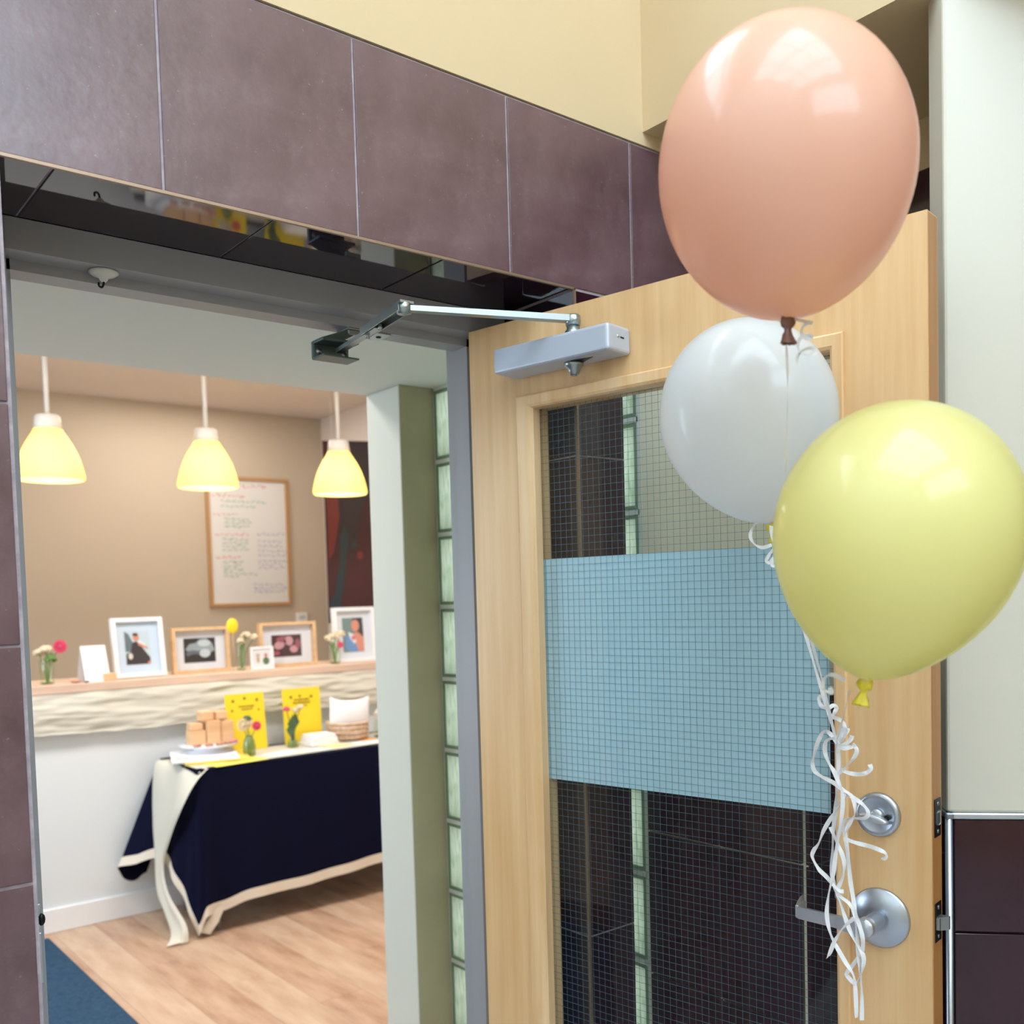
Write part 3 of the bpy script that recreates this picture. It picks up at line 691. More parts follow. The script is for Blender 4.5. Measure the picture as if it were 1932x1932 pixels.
# spring curl at the peach knot
cu = []
for i in range(38):
    a = i/37; th = a*2*PI*2.6; rr = 0.004+0.008*a
    cu.append((0.962+rr*math.cos(th)*0.777-0.006*math.sin(a*3), 0.657-rr*math.cos(th)*0.629, 1.781-0.042*a+rr*0.75*math.sin(th)))
cu = [(0.925,0.660,1.781),(0.944,0.660,1.783)]+cu
ribbon('small spring curl of white ribbon beside the peach balloon knot', cu, 0.0045, 0.4, 0.6, 2)
ribbon('round white ribbon loop below the white balloon knot', [(1.2106,0.8938,1.5861),(1.2018,0.9012,1.5902),(1.1937,0.9075,1.5851),(1.1877,0.9117,1.5745),(1.1859,0.9124,1.5637),(1.1902,0.9083,1.5534),(1.1984,0.9014,1.5485),(1.2094,0.8926,1.5519)], 0.0054, 0.5, 0.5)
ribbon('tiny white ribbon curl at the left edge of the yellow balloon', [(1.2109,0.891,1.5457),(1.2043,0.8957,1.5351),(1.2022,0.897,1.5289),(1.2056,0.894,1.5257),(1.2109,0.8903,1.5333),(1.2079,0.892,1.5225),(1.2114,0.8891,1.5208)], 0.005)
ribbon('white ribbon curl beside the yellow balloon knot', [(0.9903,0.6342,1.3817),(0.9841,0.6396,1.3867),(0.9777,0.6449,1.3888),(0.9723,0.649,1.3842),(0.9705,0.65,1.377),(0.9721,0.6483,1.371),(0.9785,0.643,1.369),(0.9764,0.645,1.3744)], 0.0048, 0.4, 0.4)
ribbon('crinkled white ribbon curl wound along the strings above the bow', [(1.2539,0.8426,1.33),(1.2512,0.8445,1.3239),(1.2537,0.8418,1.3145),(1.2608,0.8359,1.3111),(1.267,0.8311,1.3148),(1.2704,0.8281,1.3108),(1.2676,0.8299,1.3039),(1.2649,0.8317,1.2985),(1.2708,0.8268,1.2952),(1.2766,0.8218,1.2904),(1.2785,0.8197,1.281)], 0.006)
RB = [
('wide white ribbon loop bulging left of the bow over the blue film', [(1.2917,0.8409,1.2547),(1.2899,0.8512,1.2683),(1.2882,0.861,1.2716),(1.2867,0.8693,1.2589),(1.2855,0.8762,1.2382),(1.2848,0.8798,1.2217),(1.2854,0.8766,1.2099),(1.2873,0.8659,1.2028),(1.2906,0.8473,1.1951),(1.293,0.8337,1.1862),(1.2951,0.8219,1.1796),(1.2961,0.8165,1.1683),(1.2962,0.8159,1.1526),(1.295,0.8223,1.1399),(1.2939,0.8288,1.127),(1.2932,0.833,1.1145)]),
('longest white ribbon, from the bow past the lever to the bottom', [(1.2847,0.8407,1.2635),(1.2825,0.8528,1.2594),(1.2819,0.8563,1.2448),(1.2829,0.8508,1.2269),(1.2843,0.8429,1.2141),(1.2855,0.8359,1.1989),(1.2864,0.8312,1.1859),(1.2866,0.8299,1.1639),(1.2858,0.8343,1.1315),(1.2846,0.8412,1.0906),(1.2838,0.8456,1.0577),(1.2824,0.8534,1.0241),(1.2819,0.8562,0.9952),(1.2826,0.8524,0.9716),(1.284,0.8445,0.953),(1.2868,0.8286,0.9283),(1.2889,0.8169,0.9109),(1.2894,0.814,0.8875),(1.2896,0.8129,0.8477)]),
('straight white ribbon at the centre of the bundle, hanging past the lever', [(1.2963,0.8439,1.2563),(1.2965,0.8426,1.2245),(1.2962,0.8446,1.1923),(1.2957,0.8474,1.1599),(1.295,0.8511,1.1272),(1.2946,0.8531,1.0946),(1.2944,0.8544,1.0538),(1.2958,0.8466,1.0268),(1.2974,0.8266,1.0143),(1.2978,0.8188,0.9997),(1.2981,0.8167,0.9801),(1.2994,0.8154,0.9482),(1.3017,0.8134,0.9165),(1.3021,0.8114,0.8767),(1.302,0.8118,0.8403)]),
('white ribbon bowing left across the dark glass between deadbolt and lever', [(1.2907,0.8296,1.1815),(1.2895,0.8363,1.1625),(1.2873,0.8485,1.1449),(1.2851,0.861,1.1232),(1.2836,0.8696,1.1017),(1.2821,0.878,1.0883),(1.2818,0.8799,1.0774),(1.2835,0.8701,1.061),(1.2857,0.8579,1.0508),(1.2885,0.8418,1.035),(1.2903,0.8322,1.0335)]),
('white ribbon end hooked upwards above the deadbolt', [(1.3016,0.8425,1.2142),(1.3036,0.8313,1.2105),(1.3064,0.8154,1.2097),(1.3085,0.8037,1.2132),(1.3096,0.7974,1.2201),(1.3094,0.7989,1.2262)]),
('white ribbon loop on the right just under the bow', [(1.2995,0.8371,1.247),(1.3026,0.8196,1.2508),(1.3032,0.8165,1.2424),(1.3016,0.8254,1.2274),(1.2995,0.8375,1.2143),(1.298,0.8456,1.2079)]),
('upper right tail of the white ribbon bow', [(1.2917,0.841,1.2515),(1.2934,0.8314,1.2531),(1.2952,0.8217,1.2617),(1.2957,0.8185,1.2683)]),
('lower right tail of the white ribbon bow', [(1.2899,0.8398,1.2503),(1.2919,0.8286,1.2488),(1.2936,0.8191,1.2519),(1.2947,0.8128,1.2564)]),
('folded white ribbon loop at the top of the bow', [(1.2869,0.8396,1.2562),(1.2878,0.8346,1.2677),(1.2891,0.8274,1.2776),(1.2895,0.8249,1.2841),(1.2884,0.8313,1.2758),(1.2875,0.8362,1.266)]),
('short upright white ribbon end behind the bow', [(1.2937,0.8413,1.2537),(1.295,0.834,1.2637),(1.2962,0.8275,1.2737),(1.2963,0.8267,1.2785)]),
('white ribbon loop hanging over the deadbolt turn', [(1.2957,0.8355,1.1816),(1.2986,0.8197,1.1754),(1.3013,0.8041,1.1654),(1.3024,0.798,1.1551),(1.3013,0.8043,1.1464),(1.2971,0.828,1.1426),(1.2953,0.8378,1.1293),(1.2939,0.8461,1.1024),(1.2929,0.8515,1.0628)]),
('white ribbon end drooping right below the deadbolt', [(1.3068,0.8418,1.1089),(1.3101,0.8234,1.1051),(1.3143,0.7998,1.1022),(1.3175,0.7821,1.097),(1.318,0.7791,1.0912),(1.317,0.7845,1.0856)]),
('tangled white ribbon doubling back around below the lever', [(1.2887,0.8524,1.128),(1.2902,0.8463,1.1127),(1.2924,0.8364,1.09),(1.2935,0.8328,1.0744),(1.2934,0.8357,1.0538),(1.2923,0.8443,1.0321),(1.2934,0.8407,1.0165),(1.2942,0.8332,0.9936),(1.295,0.8256,0.9749),(1.2985,0.8142,0.9531),(1.3002,0.8067,0.9386),(1.3012,0.8095,0.9178),(1.2998,0.8195,0.8951),(1.2981,0.8317,0.9018),(1.2982,0.8335,0.9078),(1.2994,0.824,0.922),(1.3004,0.8097,0.9452),(1.2983,0.8066,0.9658),(1.2979,0.8113,0.9848),(1.2972,0.8177,1.0018),(1.3008,0.8225,1.0185),(1.3013,0.828,1.0496),(1.3018,0.8334,1.0968),(1.3014,0.8381,1.1282)]),
('white ribbon end hanging left below the lever', [(1.2821,0.8097,1.0006),(1.2789,0.8274,0.9811),(1.2767,0.8396,0.9601),(1.2752,0.848,0.9381),(1.2745,0.8522,0.9307)]),
]
for i, (lb, pts) in enumerate(RB): ribbon(lb, pts, 0.0064, 0.25, 0.45)

# ================================================================== COUNTER
YC = 4.86
ct = thing('reception_counter', 'white reception counter with a pale wood ledge across the back room', 'counter', (0, YC, 0))
B().box(-1.15, 3.3, 0, 0.10, 0, 1.10).build('front_panel', M_counter, ct)
B().box(-1.15, 3.3, -0.014, -0.0005, 0, 0.112, 0.003).build('kick_board', M_base, ct)
B().box(-1.15, 3.3, -0.045, 0.36, 1.10, 1.142, 0.003).build('ledge', M_ledge, ct)
B().box(-1.15, 3.3, 0.10, 0.75, 0.70, 0.74).build('desk_top', M_ledge, ct)
# ruched gauze swag along the counter front
b = B(); v = []; f = []; NX, NZ = 200, 26
for i in range(NX+1):
    x = 0.2+2.95*i/NX
    drop = 0.185+0.010*math.sin(x*5)+0.006*noise.noise(Vector((x*14,0,5)))+0.02*max(0, 1.35-x)
    for j in range(NZ+1):
        t = j/NZ
        z = 1.106-drop*t-0.006
        q = Vector((x*3.5, t*4.5, 0.3)); nz_ = noise.noise(q)*0.5+noise.noise(q*2.3)*0.35+noise.noise(Vector((x*9, t*14, 2.0)))*0.3
        yy = YC-0.052-0.022*nz_-0.010*math.sin(t*PI)
        v.append((x, yy, z))
for i in range(NX):
    for j in range(NZ): a = i*(NZ+1)+j; f.append((a, a+1, a+NZ+2, a+NZ+1))
tag(b.add(v, f, True).build('gauze_garland', M_gauze), 'ruched cream gauze swag along the front of the counter ledge', 'garland')

# ================================================================== TABLE AND CLOTHS
tb = thing('folding_table', 'small folding table hidden under the navy cloth', 'table', (2.31, 4.57, 0))
B().box(-0.65, 0.65, -0.235, 0.235, 0.715, 0.742, 0.004).build('tabletop', M_paper, tb)
for sx in (-1, 1):
    for sy in (-1, 1): B().tube([(sx*0.55, sy*0.19, 0.715),(sx*0.58, sy*0.20, 0.0)], 0.014, 10).build('leg', M_frame, tb)
# navy cloth: stations (top x,y) -> (bottom x,y,z)
ST = [((1.80,4.825),(1.58,4.832,0.20)),((1.70,4.822),(1.50,4.825,0.175)),((1.657,4.812),(1.435,4.79,0.255)),((1.655,4.73),(1.50,4.70,0.285)),((1.655,4.62),(1.585,4.62,0.315)),((1.655,4.50),(1.575,4.48,0.26)),((1.655,4.40),(1.60,4.38,0.14)),((1.660,4.342),(1.615,4.295,0.022)),((1.70,4.335),(1.655,4.285,0.095)),((1.78,4.335),(1.745,4.315,0.10)),((1.88,4.335),(1.885,4.295,0.132)),((2.10,4.335),(2.10,4.300,0.135)),((2.33,4.335),(2.33,4.297,0.150)),((2.58,4.335),(2.58,4.298,0.168)),((2.80,4.335),(2.81,4.296,0.17)),((2.96,4.337),(3.02,4.28,0.05)),((2.965,4.50),(3.05,4.48,0.2)),((2.965,4.81),(3.06,4.80,0.22))]
def stations(k=7):
    tops = smooth_path([(a[0],a[1],0) for a, c in ST], k); bots = smooth_path([c for a, c in ST], k); return tops, bots
tops, bots = stations()
NV = 16
def cloth_pt(i, t, off=0.0):
    tp = Vector((tops[i].x, tops[i].y, 0.747)); bt = bots[i]
    p = tp.lerp(bt, t)
    out = Vector((bt.x-tp.x, bt.y-tp.y, 0))
    ctr = Vector((2.31, 4.57, 0)); o2 = Vector((tops[i].x-ctr.x, (tops[i].y-ctr.y)*3, 0)).normalized()
    # gravity: most of the outward travel happens low down, a soft shoulder at the table edge
    p -= out*(t-t**1.35)*0.4*min(1, max(0, (i-36)/12))
    p += o2*(0.010*math.sin(min(t*6, PI/2))+0.006*t*math.sin(i*0.9)+off)
    return p
b = B(); v = []; f = []
n = len(tops)
for i in range(n):
    for j in range(NV+1): v.append(cloth_pt(i, j/NV))
for i in range(n-1):
    for j in range(NV): a = i*(NV+1)+j; f.append((a, a+1, a+NV+2, a+NV+1))
b.add(v, f, True)
tpv = [(1.655,4.82,0.7475),(1.655,4.335,0.7475),(2.97,4.335,0.7475),(2.97,4.82,0.7475)]
b.add([(1.652+0.0,4.825,0.748),(1.652,4.333,0.748),(2.967,4.333,0.748),(2.967,4.825,0.748)], [(0,1,2,3)])
cl = tag(b.build('tablecloth', M_navy), 'navy tablecloth with an ecru border hanging over the low table', 'tablecloth')
b = B(); v = []; f = []
for i in range(n):
    L = (bots[i]-Vector((tops[i].x,tops[i].y,.747))).length; dt = 0.046/L
    for j in range(3): v.append(cloth_pt(i, 1-dt+dt*j/2*1.01, 0.003))
for i in range(n-1):
    for j in range(2): a = i*3+j; f.append((a, a+1, a+4, a+3))
b.add(v, f, True).build('border', M_ecru, cl)
# turned up hem tails at the front corner
b = B(); b.add([(1.615,4.290,0.03),(1.66,4.285,0.012),(1.70,4.282,0.06),(1.735,4.285,0.125),(1.70,4.287,0.13),(1.662,4.290,0.085)], [(0,1,2,5),(2,3,4,5)])
b.build('border_tail', M_ecru, cl)
# cream runner: lies along the table and falls over the near left corner to the floor
b = B(); v = []; f = []
v += [(1.645,4.735,0.7515),(1.66,4.36,0.7515),(2.9,4.40,0.7515),(2.9,4.77,0.7515)]; b.add(v, [(0,1,2,3)])
left = [(1.645,4.735,0.752),(1.606,4.74,0.725),(1.580,4.715,0.486),(1.567,4.666,0.349),(1.553,4.608,0.162),(1.548,4.503,0.089),(1.535,4.400,0.020),(1.470,4.275,0.012)]
right = [(1.70,4.325,0.752),(1.645,4.318,0.70),(1.588,4.330,0.600),(1.568,4.440,0.450),(1.556,4.520,0.30),(1.545,4.440,0.190),(1.560,4.282,0.085),(1.560,4.262,0.012)]
Lp, Rp = smooth_path(left, 6), smooth_path(right, 6); v = []; f = []; NU = 12
for i in range(len(Lp)):
    for j in range(NU+1):
        t = j/NU; p = Lp[i].lerp(Rp[i], t); k = min(i/8, 1)
        p += Vector((-1, -0.3, 0)).normalized()*(0.012*k*math.sin(t*9.5)+0.010*k)
        v.append(p)
for i in range(len(Lp)-1):
    for j in range(NU): a = i*(NU+1)+j; f.append((a, a+1, a+NU+2, a+NU+1))
b.add(v, f, True)
tag(b.build('table_runner', M_gauze), 'cream gauze runner trailing off the table corner to the floor', 'runner')

# ================================================================== FRAMES, CARDS, POSTERS
def poly_mesh(name, shapes, parent, y0=0.0, step=-0.00025, mtx=None):
    """flat print: list of (material, [(x,z)...]) stacked a hair apart, facing -y"""
    vs = []; fs = []; fm = []; mats = []
    for k, (m_, pts) in enumerate(shapes):
        if m_ not in mats: mats.append(m_)
        base = len(vs); vs += [Vector((x, y0+step*k, z)) for x, z in pts]; fs.append(tuple(range(base, base+len(pts)))); fm.append(mats.index(m_))
    if mtx is not None: vs = [mtx @ q for q in vs]
    return link(name, me_from(name, vs, fs, mats, fm), parent)
def ell(cx, cz, rx, rz, n=18, a0=0, rot=0):
    out = []
    for i in range(n):
        a = 2*PI*i/n; x, z = rx*math.cos(a), rz*math.sin(a)
        out.append((cx+x*math.cos(rot)-z*math.sin(rot), cz+x*math.sin(rot)+z*math.cos(rot)))
    return out
def rect(x0, x1, z0, z1): return [(x0,z0),(x1,z0),(x1,z1),(x0,z1)]
def ink(name, r, g, b_): return mat('print '+name, rgb(r,g,b_), 0.5)
def picture_frame(label, loc, rotz, lean, wd, ht, dp, fwid, m_, mount, shapes, mount_gap=0.006, easel=True):
    t = thing('picture_frame', label, 'picture frame', loc, rotz, 'framed photographs on the ledge')
    X = Matrix.Rotation(-lean, 4, 'X')
    fr = B()
    for a in ((-wd/2, wd/2, 0, fwid), (-wd/2, wd/2, ht-fwid, ht), (-wd/2, -wd/2+fwid, fwid, ht-fwid), (wd/2-fwid, wd/2, fwid, ht-fwid)):
        fr.box(a[0], a[1], -dp, 0, a[2], a[3], 0, 1, X)
    fr.build('frame', m_, t)
    B().box(-wd/2+fwid, wd/2-fwid, -0.006, -0.001, fwid, ht-fwid, 0, 1, X).build('mount', mount, t)
    poly_mesh('photo', shapes, t, -0.0066, -0.0002, X)
    B().add([X @ Vector(q) for q in ((-wd/2+fwid,-dp*0.75,fwid),(wd/2-fwid,-dp*0.75,fwid),(wd/2-fwid,-dp*0.75,ht-fwid),(-wd/2+fwid,-dp*0.75,ht-fwid))], [(0,1,2,3)]).build('glass_pane', M_pane, t)
    if easel:
        B().add(*flatbar(X @ Vector((0, 0.001, ht*0.55)), (0, math.sin(lean)*ht*0.55+0.05, 0.001), 0.018, 0.022, 0.001, 0.001)).build('easel_leg', M_dark, t)
    return t
ZL = 1.142
# white portrait frame, person in dark clothes
pw, ph = 0.105, 0.15
sh1 = [(ink('pale sky',196,214,226), rect(-0.052,0.052,0.062,0.212)), (ink('teal grey',92,112,120), [(-0.052,0.12),(-0.015,0.12),(-0.02,0.165),(-0.035,0.20),(-0.052,0.212)]),
  (ink('black navy',20,18,32), [(-0.052,0.062),(0.048,0.062),(0.05,0.09),(0.03,0.12),(0.012,0.15),(-0.005,0.165),(-0.022,0.16),(-0.030,0.12),(-0.05,0.11)]),
  (ink('skin',216,140,118), ell(-0.004,0.183,0.013,0.018)), (ink('hair',70,40,40), ell(-0.006,0.196,0.012,0.008)), (ink('skin',216,140,118), [(0.0,0.15),(0.038,0.128),(0.044,0.135),(0.014,0.165)]),
  (ink('cream',224,216,206), ell(-0.033,0.10,0.010,0.014)), (ink('white',232,232,236), [(0.005,0.16),(0.036,0.14),(0.03,0.155),(0.01,0.172)]), (ink('skin',216,140,118), ell(0.044,0.068,0.007,0.006))]
picture_frame('white portrait frame leaning back with a photo of a person in black', (1.615, 4.93, ZL), 0.02, 0.14, 0.248, 0.292, 0.030, 0.020, M_wfr, M_mountb, [(a,[(x*1.15,z*1.1-0.005) for x,z in q]) for a,q in sh1])
sh2 = [(ink('near black',22,24,32), rect(-0.068,0.068,0.062,0.165)), (ink('ultrasound grey',150,164,172), [(-0.062,0.118),(-0.045,0.14),(-0.015,0.145),(0.0,0.16),(0.03,0.163),(0.055,0.14),(0.066,0.11),(0.04,0.10),(0.0,0.112),(-0.03,0.10)]),
  (ink('ultrasound light',196,208,214), ell(0.022,0.10,0.024,0.018)), (ink('ultrasound light',196,208,214), ell(0.02,0.142,0.028,0.014)), (ink('ultrasound mid',92,100,112), ell(-0.03,0.10,0.03,0.014)), (ink('near black',22,24,32), ell(-0.022,0.088,0.026,0.010))]
picture_frame('pine frame with a black and white scan picture, left of the bud vase', (1.936, 4.975, ZL), 0.0, 0.03, 0.298, 0.232, 0.038, 0.016, M_nfr, M_mount, [(a, [(x*1.22, (z-0.115)*1.22+0.116) for x, z in q]) for a, q in sh2])
dr_ = ink('dark red',62,18,32); pk_ = ink('scan pink',200,150,160); pk2 = ink('scan rose',150,80,96)
sh3 = [(dr_, rect(-0.072,0.072,0.062,0.160)), (pk_, ell(-0.035,0.115,0.026,0.018,rot=0.3)), (pk2, ell(-0.01,0.14,0.04,0.014)), (pk_, ell(0.012,0.132,0.020,0.022)), (pk_, ell(0.034,0.095,0.020,0.016)), (pk2, ell(0.055,0.118,0.014,0.022)), (pk2, ell(-0.05,0.08,0.016,0.010)), (dr_, ell(0.0,0.10,0.014,0.016)), (dr_, ell(-0.008,0.13,0.006,0.010))]
picture_frame('pine frame with a dark red scan picture, between two flower vases', (2.425, 4.985, ZL), 0.0, 0.03, 0.330, 0.240, 0.038, 0.016, M_nfr, M_mount, [(a, [(x*1.22, (z-0.115)*1.22+0.116) for x, z in q]) for a, q in sh3])
sh4 = [(ink('photo teal',110,136,136), rect(-0.056,0.056,0.058,0.232)), (ink('black hair',28,22,30), [(0.0,0.232),(0.05,0.232),(0.056,0.14),(0.035,0.13),(0.012,0.17)]), (ink('skin',216,140,118), ell(0.014,0.192,0.021,0.030)), (ink('skin',216,140,118), [(0.0,0.06),(0.056,0.06),(0.056,0.13),(0.025,0.16),(0.0,0.15)]), (ink('blue blanket',100,150,206), [(-0.05,0.075),(-0.01,0.058),(0.026,0.058),(0.012,0.10),(-0.015,0.15),(-0.04,0.14)]), (ink('white',232,232,236), [(-0.028,0.16),(0.0,0.15),(0.016,0.11),(0.004,0.10),(-0.016,0.125)]), (ink('rose',210,120,130), ell(0.0,0.13,0.011,0.012))]
picture_frame('white portrait frame with a photo of a person holding a blue bundle', (2.825, 4.955, ZL), 0.0, 0.06, 0.262, 0.308, 0.032, 0.020, M_wfr, M_mount, [(a, [(x*1.2, (z-0.145)*1.12+0.152) for x, z in q]) for a, q in sh4])
sh5 = [(ink('white',232,232,236), rect(-0.05,0.05,0.012,0.10)), (ink('leaf green',84,120,76), ell(0.022,0.042,0.018,0.020)), (ink('rose',210,120,130), ell(0.022,0.072,0.010,0.010)), (ink('tan',196,172,140), ell(-0.022,0.052,0.009,0.020)), (ink('tan',196,172,140), ell(-0.022,0.075,0.012,0.006))]
picture_frame('mini white frame with a small green plant print, in front of the red scan frame', (2.240, 4.900, ZL), 0.0, 0.05, 0.128, 0.118, 0.012, 0.012, M_wfr, M_paper, sh5)
# folded tent card
tc_ = B(); X0, YY, HH, DD = 1.39, 4.90, 0.168, 0.055
tc_.add([(-0.058,-DD,0),(0.058,-DD,0),(0.058,0,HH),(-0.058,0,HH),(-0.058,DD,0),(0.058,DD,0)], [(0,1,2,3),(3,2,5,4)])
tc_.add([(-0.058,-DD+0.002,0),(0.058,-DD+0.002,0),(0.058,0.001,HH-0.002),(-0.058,0.001,HH-0.002)], [(0,1,2,3)])
o = tag(tc_.build('tent_card', M_paper), 'folded white tent card standing beside the white portrait frame', 'card'); o.location = (X0, YY, ZL); o.rotation_euler = (0, 0, 0.08)
o = tag(B().box(-0.028, 0.028, -0.014, 0.014, 0, 0.036, 0.002).build('wood_block', M_block), 'small pale wood block on the ledge in front of the tent card', 'block'); o.location = (1.447, 4.845, ZL)
o = tag(B().tube([(-0.014,-0.018,0.004),(0.014,0.018,0.004)], 0.004, 8).build('pen', M_dark), 'short dark pen lying at the ledge front edge', 'pen'); o.location = (1.345, 4.838, ZL)
def dish(label, loc, m_): 
    o = tag(B().lathe([(0.012,0),(0.02,0.006),(0.024,0.012),(0.021,0.012),(0.01,0.004)], 20).build('small_dish', m_), label, 'dish'); o.location = loc
dish('tiny terracotta dish on the ledge at the foot of the tent card', (1.295, 4.86, ZL), mat('terracotta', rgb(206,150,124), 0.7))

# posters on the table
def poster(label, loc, rotz, lean, wd, ht, marks):
    t = thing('poster_sign', label, 'sign', loc, rotz, 'yellow signs on the table')
    X = Matrix.Rotation(-lean, 4, 'X')
    B().box(-wd/2, wd/2, 0, 0.003, 0, ht, 0, 1, X).build('sheet', M_yel, t)
    poly_mesh('print', [(M_ink, q) for q in marks], t, -0.0006, -0.00004, X)['kind'] = 'stuff'
    B().add(*flatbar(X @ Vector((0, 0.004, ht*0.6)), (0, math.sin(lean)*ht*0.6+0.06, 0.001), 0.03, 0.04, 0.001, 0.001)).build('easel_leg', M_paper, t)
def star(cx, cz, r):
    return [(cx+(r if i % 2 else r*0.45)*math.cos(PI*i/5), cz+(r if i % 2 else r*0.45)*math.sin(PI*i/5)) for i in range(10)]
def squig(x0, x1, z, h, n=14):
    out = []
    for i in range(n): out.append(rect(x0+(x1-x0)*i/n, x0+(x1-x0)*(i+0.62)/n, z-h*random.uniform(0.5,1), z+h*random.uniform(0.4,1)))
    return out
mk1 = [star(-0.062,0.252,0.012), star(0.0,0.262,0.011), star(0.066,0.250,0.012), star(-0.070,0.205,0.009), star(0.072,0.200,0.008)]+squig(-0.035,0.05,0.222,0.006)+squig(-0.02,0.04,0.208,0.005)
mk2 = [star(-0.06,0.243,0.012), star(0.055,0.240,0.012), star(-0.01,0.247,0.010)]+squig(-0.045,0.045,0.228,0.007)+squig(-0.05,0.05,0.212,0.007)+squig(-0.03,0.03,0.196,0.004)
poster('yellow sign with small brown flowers, left of the two, behind the pink flower vase', (2.055, 4.69, 0.7525), 0.03, 0.10, 0.208, 0.288, mk1)
poster('yellow sign with brown lettering, right of the two, beside the basket', (2.372, 4.71, 0.7525), 0.0, 0.06, 0.215, 0.288, mk2)

# ================================================================== FLOWERS
def vase_flowers(label, loc, prof, blooms, stem_m=M_stem, group=None, water=0.5):
    t = thing('flower_vase', label, 'vase', loc, 0, group)
    B().lathe(prof, 24, None, True, False).build('vase', M_vase, t)
    hz = prof[-1][1]*water
    pr2 = [(max(r-0.003, 0.002), z+0.003) for r, z in prof if z+0.003 < hz]
    if len(pr2) > 1: B().lathe(pr2, 20).build('water', M_water, t)
    for (x, y, z, r, m_, kind) in blooms:
        B().tube(smooth_path([(x*0.1, y*0.1, 0.01), (x*0.35, y*0.35, z*0.55), (x, y, z)], 5), 0.0022, 6).build('stem', stem_m, t)
        b = B()
        if kind == 'ball':
            for k in range(16):
                a, e = random.uniform(0, 2*PI), random.uniform(-0.3, 1.4)
                b.blob((x+r*0.65*math.cos(a)*math.cos(e), y+r*0.65*math.sin(a)*math.cos(e), z+r*0.55*math.sin(e)), r*0.42, r*0.42, r*0.34, 7, 4, 0.15)
        elif kind == 'disc':
            for k in range(14):
                a = 2*PI*k/14
                for ring, tilt in ((1.0, 0.15), (0.7, 0.5)):
                    dx, dy = math.cos(a+ring), math.sin(a+ring)
                    b.add([(x,y-0.004,z),(x+r*ring*(dx*0.75-dy*0.22),y-0.01*tilt-r*0.25,z+r*ring*(dy*0.75+dx*0.22)),(x+r*ring*dx,y-r*0.35*tilt-0.004,z+r*ring*dy),(x+r*ring*(dx*0.75+dy*0.22),y-0.01*tilt-r*0.25,z+r*ring*(dy*0.75-dx*0.22))], [(0,1,2,3)])
            b.blob((x, y-0.008, z), r*0.3, r*0.3, r*0.3, 8, 5)
        elif kind == 'leaf':
            b.add([(x,y,z),(x+r*0.35,y-0.01,z+r*0.6),(x+r*0.1,y,z+r*1.4),(x-r*0.3,y+0.01,z+r*0.7)], [(0,1,2,3)])
        b.build('leaf' if kind == 'leaf' else 'bloom', m_, t)
    return t
tall = [(0.020,0.0),(0.024,0.004),(0.024,0.09),(0.022,0.12),(0.024,0.145),(0.0225,0.145)]
bottle = [(0.024,0.0),(0.030,0.006),(0.032,0.045),(0.026,0.075),(0.014,0.098),(0.013,0.118),(0.016,0.124)]
vase_flowers('bud vase of cream flowers between the two pine frames', (2.125, 4.90, ZL), tall, [(0.03,-0.005,0.175,0.030,M_petal,'ball'),(0.072,-0.01,0.168,0.024,M_petal,'ball'),(0.0,0.0,0.15,0.024,M_petal,'ball'),(0.01,0,0.10,0.03,M_stem,'leaf')], group='flower vases on the ledge')
vase_flowers('vase of cream flowers with one pink bloom before the right white frame', (2.665, 4.885, ZL), [(0.022,0.0),(0.03,0.006),(0.033,0.05),(0.030,0.085),(0.032,0.09)], [(0.0,0,0.150,0.034,M_petal,'ball'),(-0.04,0,0.135,0.028,M_petal,'ball'),(0.042,0,0.162,0.026,M_petal,'ball'),(0.022,-0.02,0.105,0.020,M_pink,'disc'),(-0.01,0,0.08,0.03,M_stem,'leaf')], group='flower vases on the ledge')
vase_flowers('vase with a big pink daisy at the left end of the ledge', (1.185, 4.90, ZL), [(0.026,0.0),(0.03,0.005),(0.032,0.11),(0.030,0.115)], [(0.055,-0.02,0.172,0.034,M_pink,'disc'),(0.0,0,0.155,0.032,M_petal,'ball'),(0.018,0,0.115,0.03,M_stem,'ball'),(-0.03,0,0.14,0.03,M_petal,'ball')], group='flower vases on the ledge')
vase_flowers('round bottle vase with a white and a pink daisy on the table', (1.985, 4.522, 0.7525), bottle, [(-0.035,-0.01,0.155,0.034,M_petal,'disc'),(0.03,-0.02,0.145,0.026,M_pink,'disc'),(-0.004,0.0,0.178,0.022,M_stemd,'ball'),(-0.01,-0.01,0.16,0.028,M_petal,'disc')], water=0.9, group='flower vases on the table')
vase_flowers('slim vase of green stems with a pink bud between the yellow signs', (2.262, 4.62, 0.7525), [(0.026,0),(0.03,0.004),(0.024,0.03),(0.012,0.06),(0.013,0.10)], [(-0.028,0,0.195,0.018,M_pink,'ball'),(0.02,0,0.185,0.020,M_petal,'ball'),(0.045,-0.01,0.20,0.018,M_petal,'ball'),(0.0,0,0.07,0.07,M_stemd,'leaf'),(0.016,0,0.09,0.06,M_stemd,'leaf'),(-0.012,0,0.05,0.055,M_stemd,'leaf')], M_stemd, 'flower vases on the table')
vase_flowers('glass jar with cream flowers at the right end of the table', (2.765, 4.58, 0.7525), [(0.036,0),(0.042,0.006),(0.042,0.09),(0.038,0.10)], [(-0.01,0,0.125,0.034,M_petal,'ball'),(0.03,0,0.13,0.028,M_petal,'ball')], group='flower vases on the table')
